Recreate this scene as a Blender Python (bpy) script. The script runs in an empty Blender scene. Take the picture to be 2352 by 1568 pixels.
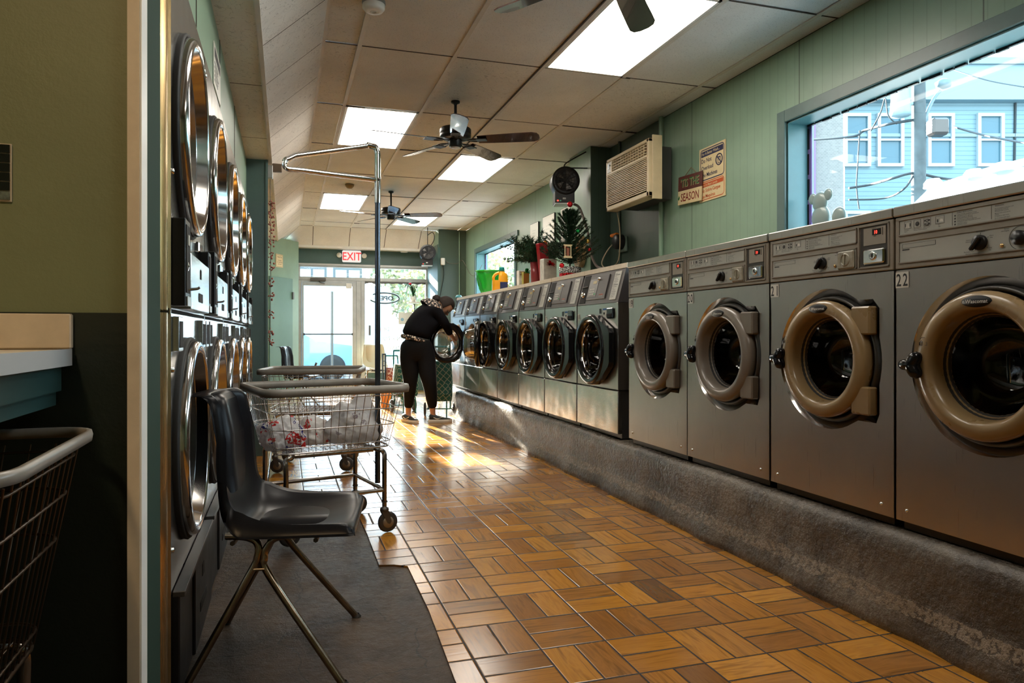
import bpy, bmesh, math, random
from mathutils import Vector, Matrix
random.seed(7)
PI = math.pi
S = bpy.context.scene
COL = S.collection
def R(d): return math.radians(d)
# ------------------------------------------------------------------ camera, world, sun, exposure
THETA = math.atan(520/1640)
cam_d = bpy.data.cameras.new('camera'); cam = bpy.data.objects.new('camera', cam_d); COL.objects.link(cam)
cam_d.sensor_width = 36.0; cam_d.lens = 36.0*1640/2352
cam_d.shift_y = -18/2352; cam_d.clip_start = .05; cam_d.clip_end = 300
cam.location = (0, 0, 1.05); cam.rotation_euler = (PI/2, 0, -THETA)
S.camera = cam
S.view_settings.view_transform = 'Standard'; S.view_settings.look = 'None'
S.view_settings.gamma = 1; S.view_settings.exposure = 0.25
S.view_settings.use_curve_mapping = False
try:
    S.cycles.use_denoising = True; S.cycles.denoiser = 'OPENIMAGEDENOISE'
except Exception: pass
S.cycles.max_bounces = 7; S.cycles.diffuse_bounces = 4; S.cycles.glossy_bounces = 4
S.cycles.transmission_bounces = 4; S.cycles.transparent_max_bounces = 10
S.cycles.sample_clamp_indirect = 6; S.cycles.caustics_reflective = False; S.cycles.caustics_refractive = False
W = bpy.data.worlds.new('sky'); S.world = W; W.use_nodes = True
wn = W.node_tree.nodes; wl = W.node_tree.links
wb = wn['Background']; wb.inputs[1].default_value = 7.0
tc = wn.new('ShaderNodeTexCoord'); sx = wn.new('ShaderNodeSeparateXYZ'); rp = wn.new('ShaderNodeValToRGB')
wl.new(tc.outputs['Generated'], sx.inputs[0]); wl.new(sx.outputs[2], rp.inputs[0]); wl.new(rp.outputs[0], wb.inputs[0])
mg = wn.new('ShaderNodeMapRange'); mg.inputs[1].default_value = 0; mg.inputs[2].default_value = 1; mg.inputs[3].default_value = 6.5; mg.inputs[4].default_value = 24.0; wl.new(sx.outputs[1], mg.inputs[0]); wl.new(mg.outputs[0], wb.inputs[1])   # sky is brighter on the side of the low sun
rp.color_ramp.elements[0].color = (.72, .85, .90, 1); rp.color_ramp.elements[1].color = (.34, .60, .85, 1)
sd = bpy.data.lights.new('sun', 'SUN'); sd.energy = 62; sd.angle = R(.6); sd.color = (1, .90, .76)
sun = bpy.data.objects.new('sun', sd); COL.objects.link(sun); sun.location = (0, 30, 20)
sun.rotation_euler = Vector((-.13, 1, .29)).to_track_quat('Z', 'Y').to_euler()
LIGHT_E = 13.0            # brightness of the ceiling light diffusers
# ------------------------------------------------------------------ helpers
def obj(name, me, parent=None, loc=None, rot=None):
    o = bpy.data.objects.new(name, me); COL.objects.link(o)
    if parent: o.parent = parent
    if loc: o.location = loc
    if rot is not None: o.rotation_euler = rot
    return o
def tag(o, label=None, cat=None, group=None, kind=None):
    if label: o['label'] = label
    if cat: o['category'] = cat
    if group: o['group'] = group
    if kind: o['kind'] = kind
    return o
def thing(name, label, cat, loc=(0, 0, 0), rz=0, group=None):
    o = obj(name, None, None, loc, (0, 0, rz)); o.empty_display_size = .1
    return tag(o, label, cat, group)
def copy_tree(o, parent=None):
    c = o.copy(); COL.objects.link(c)
    if parent: c.parent = parent
    for ch in [x for x in bpy.data.objects if x.parent == o]: copy_tree(ch, c)
    return c
class NT:
    def __init__(s, name):
        s.m = bpy.data.materials.new(name); s.m.use_nodes = True; s.t = s.m.node_tree
        s.b = s.t.nodes['Principled BSDF']; s.out = s.t.nodes['Material Output']
    def n(s, typ, **kw):
        x = s.t.nodes.new('ShaderNode'+typ)
        for k, v in kw.items(): setattr(x, k, v)
        return x
    def l(s, a, b): s.t.links.new(a, b)
    def math(s, op, a, b=None):
        x = s.n('Math', operation=op)
        for i, v in enumerate((a, b)):
            if v is None: continue
            if isinstance(v, (int, float)): x.inputs[i].default_value = v
            else: s.l(v, x.inputs[i])
        return x.outputs[0]
    def mix(s, f, a, b, bt='MIX'):
        x = s.n('Mix', data_type='RGBA', blend_type=bt)
        for i, v in ((0, f), (6, a), (7, b)):
            if isinstance(v, (int, float)): x.inputs[i].default_value = v
            elif isinstance(v, tuple): x.inputs[i].default_value = (*v, 1)
            else: s.l(v, x.inputs[i])
        return x.outputs[2]
    def coords(s, world=False, scale=(1, 1, 1)):
        src = s.n('NewGeometry').outputs['Position'] if world else s.n('TexCoord').outputs['Object']
        mp = s.n('Mapping'); mp.inputs['Scale'].default_value = scale; s.l(src, mp.inputs[0]); return mp.outputs[0]
    def noise(s, vec, scale, detail=3, rough=.5):
        x = s.n('TexNoise'); x.inputs['Scale'].default_value = scale; x.inputs['Detail'].default_value = detail
        x.inputs['Roughness'].default_value = rough; s.l(vec, x.inputs['Vector']); return x.outputs[0]
    def ramp(s, f, stops):
        x = s.n('ValToRGB'); e = x.color_ramp.elements
        while len(e) < len(stops): e.new(.5)
        for i, (p, c) in enumerate(stops): e[i].position = p; e[i].color = (*c, 1) if len(c) == 3 else c
        s.l(f, x.inputs[0]); return x.outputs[0]
    def bump(s, h, strength=.3, dist=.01):
        x = s.n('Bump'); x.inputs['Strength'].default_value = strength; x.inputs['Distance'].default_value = dist
        s.l(h, x.inputs['Height']); s.l(x.outputs[0], s.b.inputs['Normal']); return x
    def set(s, **kw):
        for k, v in kw.items():
            i = s.b.inputs[{'col': 'Base Color', 'rough': 'Roughness', 'metal': 'Metallic', 'spec': 'Specular IOR Level', 'trans': 'Transmission Weight', 'coat': 'Coat Weight', 'alpha': 'Alpha'}[k]]
            if isinstance(v, tuple): i.default_value = (*v, 1)
            elif isinstance(v, (int, float)): i.default_value = v
            else: s.l(v, i)
        return s
MC = {}
def mat(name, col, rough=.5, metal=0, var=0, vs=8, bump=0, bs=60, spec=.5, coat=0, stretch=(1, 1, 1)):
    if name in MC: return MC[name]
    t = NT(name); t.set(col=col, rough=rough, metal=metal, spec=spec, coat=coat)
    if var:
        v = t.coords(scale=stretch); nz = t.noise(v, vs, 4, .6)
        f = t.ramp(nz, [(.3, (0, 0, 0)), (.7, (1, 1, 1))])
        t.set(col=t.mix(f, tuple(c*(1-var) for c in col), tuple(min(1, c*(1+var)) for c in col)))
        t.set(rough=t.math('ADD', t.math('MULTIPLY', nz, .15), max(0, rough-.07)))
    if bump:
        t.bump(t.noise(t.coords(), bs, 3, .6), bump, .003)
    MC[name] = t.m; return t.m
def emis(name, col, strength):
    if name in MC: return MC[name]
    t = NT(name); t.set(col=(.02, .02, .02)); t.b.inputs['Emission Color'].default_value = (*col, 1); t.b.inputs['Emission Strength'].default_value = strength
    MC[name] = t.m; return t.m
def glass(name, tint=(1, 1, 1), refl=.10, rough=.0, fr=.6):
    if name in MC: return MC[name]
    t = NT(name); tr = t.n('BsdfTransparent'); tr.inputs[0].default_value = (*tint, 1)
    gl = t.n('BsdfGlossy'); gl.inputs['Roughness'].default_value = rough
    lw = t.n('LayerWeight'); lw.inputs[0].default_value = .35
    f = t.math('ADD', t.math('MULTIPLY', lw.outputs['Fresnel'], fr), refl)
    ms = t.n('MixShader'); t.l(f, ms.inputs[0]); t.l(tr.outputs[0], ms.inputs[1]); t.l(gl.outputs[0], ms.inputs[2]); t.l(ms.outputs[0], t.out.inputs[0])
    MC[name] = t.m; return t.m
FONTC = {}
def glyphs(s, bold=.012):
    if s in FONTC: return FONTC[s]
    cu = bpy.data.curves.new('t', 'FONT'); cu.body = s; cu.size = 1; cu.resolution_u = 2; cu.offset = bold
    o = bpy.data.objects.new('t', cu); COL.objects.link(o)
    me = bpy.data.meshes.new_from_object(o.evaluated_get(bpy.context.evaluated_depsgraph_get()))
    vs = [v.co.copy() for v in me.vertices]; fs = [tuple(p.vertices) for p in me.polygons]
    bpy.data.objects.remove(o); bpy.data.curves.remove(cu); bpy.data.meshes.remove(me)
    w = max([v.x for v in vs] or [0]); FONTC[s] = (vs, fs, w); return FONTC[s]
class B:
    def __init__(s): s.v = []; s.f = []; s.m = []; s.s = []; s.T = None
    def add(s, vs, fs, m=0, sm=False):
        k = len(s.v)
        for p in vs:
            p = Vector(p); s.v.append(s.T @ p if s.T else p)
        for f in fs: s.f.append(tuple(i+k for i in f)); s.m.append(m); s.s.append(sm)
        return s
    def box(s, x0, x1, y0, y1, z0, z1, m=0, bev=0, seg=1):
        if bev:
            bm = bmesh.new(); bmesh.ops.create_cube(bm, size=1)
            for v in bm.verts: v.co = Vector(((x0+x1)/2+v.co.x*(x1-x0), (y0+y1)/2+v.co.y*(y1-y0), (z0+z1)/2+v.co.z*(z1-z0)))
            bmesh.ops.bevel(bm, geom=list(bm.edges), offset=bev, segments=seg, profile=.5, affect='EDGES')
            bm.verts.index_update(); s.add([v.co.copy() for v in bm.verts], [tuple(v.index for v in f.verts) for f in bm.faces], m, seg > 1); bm.free(); return s
        v = [(x, y, z) for x in (x0, x1) for y in (y0, y1) for z in (z0, z1)]
        return s.add(v, [(0, 1, 3, 2), (4, 6, 7, 5), (0, 4, 5, 1), (2, 3, 7, 6), (0, 2, 6, 4), (1, 5, 7, 3)], m)
    def loft(s, rings, m=0, closed=False, caps=True, sm=True, loop=False):
        n = len(rings[0]); vs = [p for r in rings for p in r]; fs = []; k = len(rings)
        for i in range(k if loop else k-1):
            for j in range(n if not closed else n):
                a = i*n+j; b = i*n+(j+1) % n; c = ((i+1) % k)*n+(j+1) % n; d = ((i+1) % k)*n+j
                fs.append((a, b, c, d))
        s.add(vs, fs, m, sm)
        if caps and not loop:
            s.add(rings[0], [tuple(range(n))[::-1]], m); s.add(rings[-1], [tuple(range(n))], m)
        return s
    def tube(s, path, r, n=8, m=0, closed=False, caps=True):
        P = [Vector(p) for p in path]; k = len(P); rs = r if isinstance(r, (list, tuple)) else [r]*k; rings = []; nrm = None
        for i in range(k):
            if closed: t = (P[(i+1) % k]-P[i-1]).normalized()
            else: t = (P[min(i+1, k-1)]-P[max(i-1, 0)]).normalized()
            if nrm is None:
                nrm = t.orthogonal().normalized()
                if abs(t.z) < .9: nrm = (Vector((0, 0, 1))-t*t.z).normalized()
            else:
                nrm = (nrm-t*nrm.dot(t)); nrm = nrm.normalized() if nrm.length > 1e-6 else t.orthogonal().normalized()
            bn = t.cross(nrm)
            rings.append([P[i]+(nrm*math.cos(a)+bn*math.sin(a))*rs[i] for a in [2*PI*j/n for j in range(n)]])
        return s.loft(rings, m, caps=caps and not closed, loop=closed)
    def lathe(s, prof, c=(0, 0, 0), axis='z', n=24, m=0, sm=True, a0=0, a1=2*PI, rz=1.0):
        c = Vector(c); full = abs(a1-a0-2*PI) < 1e-6; k = n if full else n+1; vs = []
        for r, h in prof:
            for j in range(k):
                a = a0+(a1-a0)*j/n; u = r*math.cos(a); w = r*math.sin(a)*rz
                vs.append(c+(Vector((u, w, h)) if axis == 'z' else Vector((u, h, w)) if axis == 'y' else Vector((h, u, w))))
        fs = []
        for i in range(len(prof)-1):
            for j in range(n):
                j2 = (j+1) % k; fs.append((i*k+j, i*k+j2, (i+1)*k+j2, (i+1)*k+j))
        return s.add(vs, fs, m, sm)
    def prism(s, poly, y0, y1, plane='xz', m=0):
        n = len(poly)
        def P(a, b, h): return (a, h, b) if plane == 'xz' else (a, b, h) if plane == 'xy' else (h, a, b)
        vs = [P(a, b, y0) for a, b in poly]+[P(a, b, y1) for a, b in poly]
        fs = [tuple(range(n))[::-1], tuple(range(n, 2*n))]+[(i, (i+1) % n, n+(i+1) % n, n+i) for i in range(n)]
        return s.add(vs, fs, m)
    def text(s, t, size, x, z, y=0, m=0, align='L', sx=1, mirror=False, T=None):
        vs, fs, w = glyphs(t); w *= size*sx; ox = {'L': 0, 'C': -w/2, 'R': -w}[align]
        pts = []
        for v in vs:
            px = ox+v.x*size*sx
            if mirror: px = -px
            p = Vector((x+px, y, z+v.y*size)); pts.append(T @ p if T else p)
        return s.add(pts, fs, m)
    def hole_plate(s, x0, x1, z0, z1, cx, cz, rad, y, N=48, m=0, back=None, lipm=None, lip=.03, ls=.93):
        angs = [2*PI*i/N for i in range(N)]
        for X, Z in ((x0, z0), (x0, z1), (x1, z0), (x1, z1)):
            a = math.atan2(Z-cz, X-cx) % (2*PI); k = min(range(len(angs)), key=lambda i: abs(angs[i]-a)); angs[k] = a
        inn = [(cx+rad(a)*math.cos(a), cz+rad(a)*math.sin(a)) for a in angs]; out = []
        for a in angs:
            c, q = math.cos(a), math.sin(a); t = 1e9
            if c > 1e-9: t = min(t, (x1-cx)/c)
            if c < -1e-9: t = min(t, (x0-cx)/c)
            if q > 1e-9: t = min(t, (z1-cz)/q)
            if q < -1e-9: t = min(t, (z0-cz)/q)
            out.append((cx+c*t, cz+q*t))
        n = len(angs)
        s.add([(a, y, b) for a, b in inn+out], [(i, (i+1) % n, n+(i+1) % n, n+i) for i in range(n)], m)
        lm = m if lipm is None else lipm
        inn2 = [(cx+(a-cx)*ls, cz+(b-cz)*ls) for a, b in inn]
        s.add([(a, y, b) for a, b in inn]+[(a, y+lip, b) for a, b in inn2], [(i, (i+1) % n, n+(i+1) % n, n+i) for i in range(n)], lm, True)
        return inn2
    def obj(s, name, mats, parent=None, loc=None, rot=None, merge=False):
        me = bpy.data.meshes.new(name); me.from_pydata([tuple(v) for v in s.v], [], s.f)
        for m in (mats if isinstance(mats, (list, tuple)) else [mats]): me.materials.append(m)
        me.polygons.foreach_set('material_index', s.m); me.polygons.foreach_set('use_smooth', s.s)
        bm = bmesh.new(); bm.from_mesh(me)
        if merge: bmesh.ops.remove_doubles(bm, verts=bm.verts, dist=merge)
        bmesh.ops.recalc_face_normals(bm, faces=bm.faces); bm.to_mesh(me); bm.free()
        return obj(name, me, parent, loc, rot)
def bez(pts, n=8):
    """smooth path through points (Catmull-Rom)"""
    P = [Vector(p) for p in pts]; out = []
    for i in range(len(P)-1):
        a = P[max(i-1, 0)]; b = P[i]; c = P[i+1]; d = P[min(i+2, len(P)-1)]
        for j in range(n):
            t = j/n; out.append(.5*((2*b)+(c-a)*t+(2*a-5*b+4*c-d)*t*t+(3*b-a-3*c+d)*t**3))
    out.append(P[-1]); return out
def rrect(x0, x1, y0, y1, r, n=5):
    o = []
    for cx, cy, a in ((x1-r, y1-r, 0), (x0+r, y1-r, 90), (x0+r, y0+r, 180), (x1-r, y0+r, 270)):
        for i in range(n+1):
            t = R(a+90*i/n); o.append((cx+r*math.cos(t), cy+r*math.sin(t)))
    return o
def struct(b, name, mats, loc=None, rot=None):
    o = b.obj(name, mats, None, loc, rot); o['kind'] = 'structure'; return o
def skin(name, verts, edges, mt, parent=None, sub=2, root=0, flat=None):
    me = bpy.data.meshes.new(name); me.from_pydata([v[0] for v in verts], [], edges)
    bm = bmesh.new(); bm.from_mesh(me); L = bm.verts.layers.skin.verify(); bm.verts.ensure_lookup_table()
    for i, v in enumerate(bm.verts):
        r = verts[i][1]; v[L].radius = r if isinstance(r, tuple) else (r, r); v[L].use_root = (i == root)
    bm.to_mesh(me); bm.free(); me.materials.append(mt); o = obj(name, me, parent)
    md = o.modifiers.new('skin', 'SKIN'); md.use_smooth_shade = True
    sb = o.modifiers.new('sub', 'SUBSURF'); sb.levels = sub; sb.render_levels = sub
    return o
# ------------------------------------------------------------------ materials
def mk_wall(name, c1, stripes=True, rough=.35):
    t = NT(name); v = t.coords(world=True); nz = t.noise(v, 2.2, 4, .6); fine = t.noise(v, 45, 3, .7)
    col = t.mix(t.ramp(nz, [(.35, (0, 0, 0)), (.7, (1, 1, 1))]), tuple(c*.9 for c in c1), tuple(min(1, c*1.08) for c in c1))
    h = fine
    if stripes:
        sp = t.n('SeparateXYZ'); t.l(t.n('NewGeometry').outputs['Position'], sp.inputs[0])
        f = t.math('FRACT', t.math('MULTIPLY', t.math('ADD', sp.outputs[1], sp.outputs[0]), 12.5))
        g = t.math('LESS_THAN', f, .07)
        g2 = t.math('LESS_THAN', t.math('FRACT', t.math('MULTIPLY', sp.outputs[1], .82)), .006)
        col = t.mix(t.math('MULTIPLY', g, .30), col, tuple(c*.45 for c in c1)); col = t.mix(g2, col, tuple(c*.25 for c in c1))
        h = t.math('SUBTRACT', t.math('MULTIPLY', fine, .25), g)
    t.set(col=col, rough=rough); t.bump(h, .25, .004); return t.m
SAGE = (.215, .322, .232); TEAL = (.045, .095, .085)
m_wallR = mk_wall('sage_panelling', SAGE); m_wall = mk_wall('sage_paint', SAGE, False, .4)
m_dark = mk_wall('shaded_sage_panelling', (.055, .09, .07)); m_teal = mk_wall('teal_paint', TEAL, False, .4)  # dark green: sage panelling with shade put into the colour
m_pil = mk_wall('shaded_sage_paint', (.10, .165, .16), False, .4)  # pilaster: sage paint with shade and cool light put into the colour
m_left = mk_wall('warm_lit_sage_paint', (.17, .20, .105), False, .5); m_dado = mk_wall('dark_dado_paint', (.006, .013, .010), False, .4)  # olive: sage paint with the warm light put into its colour
m_cream = mat('cream_trim_paint', (.62, .53, .40), .45, var=.08, vs=14)
m_white = mat('white_paint', (.75, .74, .70), .45, var=.05)
m_frameT = mat('window_frame_paint', (.09, .15, .14), .35, var=.15, vs=5)
m_jamb = mat('daylit_jamb_paint', (.075, .20, .22), .35, var=.12, vs=4)  # frame teal made bluer, daylight put into the colour
m_alu = mat('aluminium_frame', (.42, .43, .42), .4, .6, var=.1)
m_chrome = mat('chrome', (.78, .78, .78), .08, 1)
m_black = mat('black_plastic', (.010, .010, .011), .38, var=.2, spec=.3); m_blackg = mat('gloss_black', (.006, .006, .007), .12, spec=.35)
m_rubber = mat('black_rubber', (.015, .015, .015), .7)
m_dim = mat('void_black', (.004, .004, .004), .8)
def mk_steel(name, c, rough, horiz=True, wav=.25):
    t = NT(name); v = t.coords(scale=(1, 1, 90) if horiz else (90, 90, 1)); nz = t.noise(v, 4, 2); w = t.noise(t.coords(), 2.6, 2)
    big = t.noise(t.coords(), 3.5, 4, .6)
    t.set(col=t.mix(big, tuple(x*.75 for x in c), c), metal=1.0, rough=t.math('ADD', t.math('MULTIPLY', nz, .12), rough))
    t.bump(t.math('ADD', t.math('MULTIPLY', w, 1), t.math('MULTIPLY', nz, .02)), wav, .05); return t.m
m_steel = mk_steel('brushed_steel', (.54, .50, .46), .24, False, .10)
m_drum = mat('drum_metal', (.03, .028, .026), .35, .6)
m_steelb = mk_steel('bright_steel', (.84, .80, .74), .16, True, .28)
m_dsteel = mk_steel('dryer_steel', (.62, .63, .62), .17, True, .22)
m_mirror = mat('polished_steel', (.60, .58, .56), .12, 1)
m_brass_glint = mk_steel('brass_gold_glint', (.75, .52, .24), .22, False, .2)  # brass for the lock; gold reflection coloured into the steel edge strip
m_darkmetal = mat('dull_dark_metal', (.10, .095, .09), .4, .7)
m_tan = mat('tan_plastic', (.27, .18, .085), .28, var=.06, coat=.2); m_grey = mat('grey_plastic', (.185, .155, .125), .32, var=.06, coat=.2)
m_panel = mat('panel_frame_plastic', (.30, .265, .22), .4, var=.08); m_label = mat('label_sheet', (.42, .42, .38), .35, var=.05)
m_ink = mat('black_ink', (.02, .02, .022), .5); m_sticker = mat('white_sticker', (.72, .70, .64), .45)
m_red = emis('red_led', (1, .05, .03), 3)
m_glassdark = glass('porthole_glass', (.20, .20, .20), .035, .02, .28); m_pane = glass('window_glass', (.97, .99, .99), .008, .0, .015)
m_bowl = glass('clear_bowl', (.85, .87, .88), .25, .03)
m_charcoal = mat('charcoal_panel', (.05, .045, .045), .38, var=.1)
m_beige = mat('beige_plastic', (.55, .44, .27), .4, var=.1)
# floor tiles
def mk_floor():
    t = NT('basketweave_quarry_tile'); sp = t.n('SeparateXYZ'); t.l(t.n('NewGeometry').outputs['Position'], sp.inputs[0])
    M = t.math
    u = M('DIVIDE', M('SUBTRACT', sp.outputs[0], .578-2.325), .2325); v = M('DIVIDE', M('SUBTRACT', sp.outputs[1], 1.985-5.0), .25)
    i = M('FLOOR', u); j = M('FLOOR', v); fu = M('FRACT', u); fv = M('FRACT', v)
    p = M('MODULO', M('ADD', i, j), 2)                      # 0: joint runs along x
    def sel(a, b): return M('ADD', M('MULTIPLY', a, M('SUBTRACT', 1, p)), M('MULTIPLY', b, p))
    s = M('MULTIPLY', sel(fv, fu), 2); half = M('FLOOR', s); fs = M('FRACT', s); fl = sel(fu, fv)
    ds = M('MULTIPLY', M('MINIMUM', fs, M('SUBTRACT', 1, fs)), .121); dl = M('MULTIPLY', M('MINIMUM', fl, M('SUBTRACT', 1, fl)), .242)
    d = M('MINIMUM', ds, dl); wob = t.noise(t.coords(world=True), 30, 2)
    grout = M('LESS_THAN', M('ADD', d, M('MULTIPLY', wob, -.0008)), .0027)
    cv = t.n('CombineXYZ'); t.l(i, cv.inputs[0]); t.l(j, cv.inputs[1]); t.l(half, cv.inputs[2])
    wn_ = t.n('TexWhiteNoise', noise_dimensions='3D'); t.l(cv.outputs[0], wn_.inputs['Vector']); rnd = wn_.outputs['Value']
    # grain follows the long side of each brick
    gx = sel(M('MULTIPLY', sp.outputs[0], 3), M('MULTIPLY', sp.outputs[1], 3)); gy = sel(M('MULTIPLY', sp.outputs[1], 26), M('MULTIPLY', sp.outputs[0], 26))
    gv = t.n('CombineXYZ'); t.l(gx, gv.inputs[0]); t.l(gy, gv.inputs[1]); t.l(M('MULTIPLY', rnd, 60), gv.inputs[2])
    gr = t.n('TexNoise'); t.l(gv.outputs[0], gr.inputs['Vector']); gr.inputs['Scale'].default_value = 1.2; gr.inputs['Detail'].default_value = 4; gr.inputs['Distortion'].default_value = 1.1
    base = t.ramp(rnd, [(0, (.15, .06, .013)), (.08, (.28, .115, .019)), (.5, (.36, .15, .018)), (.8, (.45, .195, .019)), (1, (.52, .235, .028))])
    gm = t.ramp(gr.outputs[0], [(.32, (.45, .42, .38)), (.5, (1, 1, 1)), (.62, (.78, .74, .7)), (.75, (1.1, 1.1, 1.1))])
    col = t.mix(.8, base, gm, 'MULTIPLY')
    dirt = t.noise(t.coords(world=True), 1.6, 5, .65)
    col = t.mix(t.ramp(dirt, [(.45, (0, 0, 0)), (.8, (.25, .25, .25))]), col, (.13, .08, .045))
    col = t.mix(grout, col, (.008, .006, .005))
    t.set(col=col, rough=M('ADD', M('ADD', M('MULTIPLY', grout, .5), .13), M('MULTIPLY', dirt, .13)), spec=.5)
    edge = M('MINIMUM', M('MULTIPLY', d, 160), 1)
    t.bump(M('ADD', edge, M('MULTIPLY', gr.outputs[0], .12)), .45, .004); return t.m
m_floor = mk_floor()
def mk_concrete(name, c, rough, cracks=True):
    t = NT(name); v = t.coords(world=True); a = t.noise(v, 4.5, 8, .75); b = t.noise(v, 34, 5, .8)
    col = t.mix(t.ramp(a, [(.3, (0, 0, 0)), (.7, (1, 1, 1))]), tuple(x*.35 for x in c), tuple(x*1.6 for x in c))
    h = t.math('ADD', t.math('MULTIPLY', b, .5), a)
    if cracks:
        vo = t.n('TexVoronoi', feature='DISTANCE_TO_EDGE'); vo.inputs['Scale'].default_value = 2.6
        mx = t.n('Mix', data_type='RGBA'); mx.inputs[0].default_value = .12; t.l(v, mx.inputs[6]); ns = t.n('TexNoise'); ns.inputs['Scale'].default_value = 6; t.l(v, ns.inputs['Vector']); t.l(ns.outputs['Color'], mx.inputs[7]); t.l(mx.outputs[2], vo.inputs['Vector'])
        cr = t.math('LESS_THAN', vo.outputs['Distance'], .006); col = t.mix(t.math('MULTIPLY', cr, .6), col, (.01, .009, .008)); h = t.math('SUBTRACT', h, cr)
    t.set(col=col, rough=t.math('ADD', t.math('MULTIPLY', b, .45), rough), spec=.16); t.bump(h, .9, .012); return t.m
m_conc = mk_concrete('worn_concrete', (.060, .040, .026), .22)
def mk_plinth():
    t = NT('painted_concrete'); v = t.coords(world=True); a = t.noise(v, 2.5, 6, .7); b = t.noise(v, 45, 4, .7)
    dr = t.noise(t.coords(world=True, scale=(1, 3, 1.2)), 3.5, 6, .7)
    col = t.mix(t.ramp(a, [(.35, (0, 0, 0)), (.7, (1, 1, 1))]), (.055, .042, .031), (.22, .185, .145))
    col = t.mix(t.ramp(dr, [(.36, (.7, .7, .7)), (.50, (0, 0, 0))]), col, (.05, .04, .033))
    sp = t.n('SeparateXYZ'); t.l(t.n('NewGeometry').outputs['Position'], sp.inputs[0])
    band = t.math('MULTIPLY', t.math('LESS_THAN', t.math('ABSOLUTE', t.math('SUBTRACT', t.math('ADD', sp.outputs[2], t.math('MULTIPLY', dr, .05)), .13)), .025), t.math('GREATER_THAN', b, .47))
    col = t.mix(band, col, (.24, .19, .14))
    t.set(col=col, rough=t.math('ADD', t.math('MULTIPLY', b, .35), .08)); t.bump(t.math('ADD', t.math('MULTIPLY', b, .5), a), 1.0, .012); return t.m
m_plinth = mk_plinth()
def mk_ceil(name, c, worm):
    t = NT(name); v = t.coords(world=True); big = t.noise(v, 1.1, 4, .6)
    if worm:
        n1 = t.n('TexNoise'); n1.inputs['Scale'].default_value = 16; n1.inputs['Detail'].default_value = 1; n1.inputs['Distortion'].default_value = 1.5; t.l(v, n1.inputs['Vector'])
        k = t.math('LESS_THAN', t.math('ABSOLUTE', t.math('SUBTRACT', n1.outputs[0], .5)), .012)
    else:
        k = t.math('GREATER_THAN', t.noise(v, 130, 2), .62)
    col = t.mix(t.ramp(big, [(.35, (0, 0, 0)), (.75, (1, 1, 1))]), tuple(x*.78 for x in c), c)
    col = t.mix(t.math('MULTIPLY', k, .45 if worm else .30), col, tuple(x*.35 for x in c))
    t.set(col=col, rough=.85, spec=.2); t.bump(k, -.3, .003); return t.m
m_ceilA = mk_ceil('speckled_ceiling_tile', (.88, .87, .85), False); m_ceilB = mk_ceil('fissured_ceiling_tile', (.86, .84, .80), True)
m_grid = mat('ceiling_grid_paint', (.66, .62, .56), .6, var=.15, vs=3); m_gap = mat('dirty_seam', (.07, .055, .045), .8)
# ================================================================== STRUCTURE
CZ = 2.856; XD = -.30; YW = 1.74
b = B(); b.prism([(.49, -3), (.49, 2.12), (.519, 2.685), (.526, 3.22), (.47, 3.26), (.405, 3.275), (.408, 3.8), (.40, 4.3), (-.5, 4.3), (-.5, 14.6), (3.1, 14.6), (3.1, -3)], -.012, 0, 'xy')
struct(b, 'floor', m_floor)
b = B(); b.box(-3.4, .60, -3, 4.32, -.05, -.008); struct(b, 'floor', m_conc)
# washer plinth: rough rounded kerb
def plinth():
    prof = [(2.02, -.02), (2.025, .03), (2.035, .075), (2.05, .12), (2.058, .20), (2.058, .27), (2.063, .315), (2.078, .338), (2.11, .350), (2.6, .352), (2.98, .352)]
    rings = []; n = 150
    for i in range(n+1):
        y = -2.9+(9.75+2.9)*i/n; k = math.sin(y*7.3)+.6*math.sin(y*17.1+1)+.5*random.uniform(-1, 1)
        rings.append([(x+.008*k*(1 if z < .12 else .3)*(x < 2.2), y, z+(.003*random.uniform(-1, 1) if .1 < z < .35 and x < 2.09 else 0)+(.004*math.sin(y*5+2*math.sin(y*1.7)) if z > .3 and x < 2.2 else 0)-.004*(x > 2.1)) for x, z in prof]+[(2.98, y, -.02)])
    b = B(); b.loft(rings, 0, caps=True); return b
struct(plinth(), 'trim_1', m_plinth)
# right wall with two window openings
b = B(); b.box(3.02, 3.22, -3, 12.2, 0, 1.36); b.box(3.02, 3.22, -3, 12.2, 2.40, CZ); b.box(3.02, 3.22, -3, .9, 1.36, 2.40)
b.box(3.02, 3.22, 3.77, 9.30, 1.36, 2.40); b.box(3.02, 3.22, 11.48, 12.2, 1.36, 2.40); struct(b, 'wall_right', m_wallR)
b = B(); b.box(3.008, 3.02, 5.33, 6.34, .35, CZ-.002); struct(b, 'wall_right', m_dark)  # darker sheet over the wall, shade put into its colour
b = B(); b.box(2.80, 3.02, 6.33, 6.86, .35, CZ, 1); b.box(2.80, 3.015, 6.322, 6.33, .35, CZ-.003, 0); struct(b, 'wall_right', [m_dark, m_wallR])  # column side towards the camera darkened in colour as shade
# entrance side walls
b = B(); b.box(2.53, 3.22, 12.2, 13.3, 0, CZ); struct(b, 'wall_right', m_wallR)
b = B(); b.box(2.515, 2.53, 12.215, 13.2, 0, 2.6); b.box(2.515, 2.56, 12.185, 12.2, 0, CZ-.31); struct(b, 'wall_right', m_teal)
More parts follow.
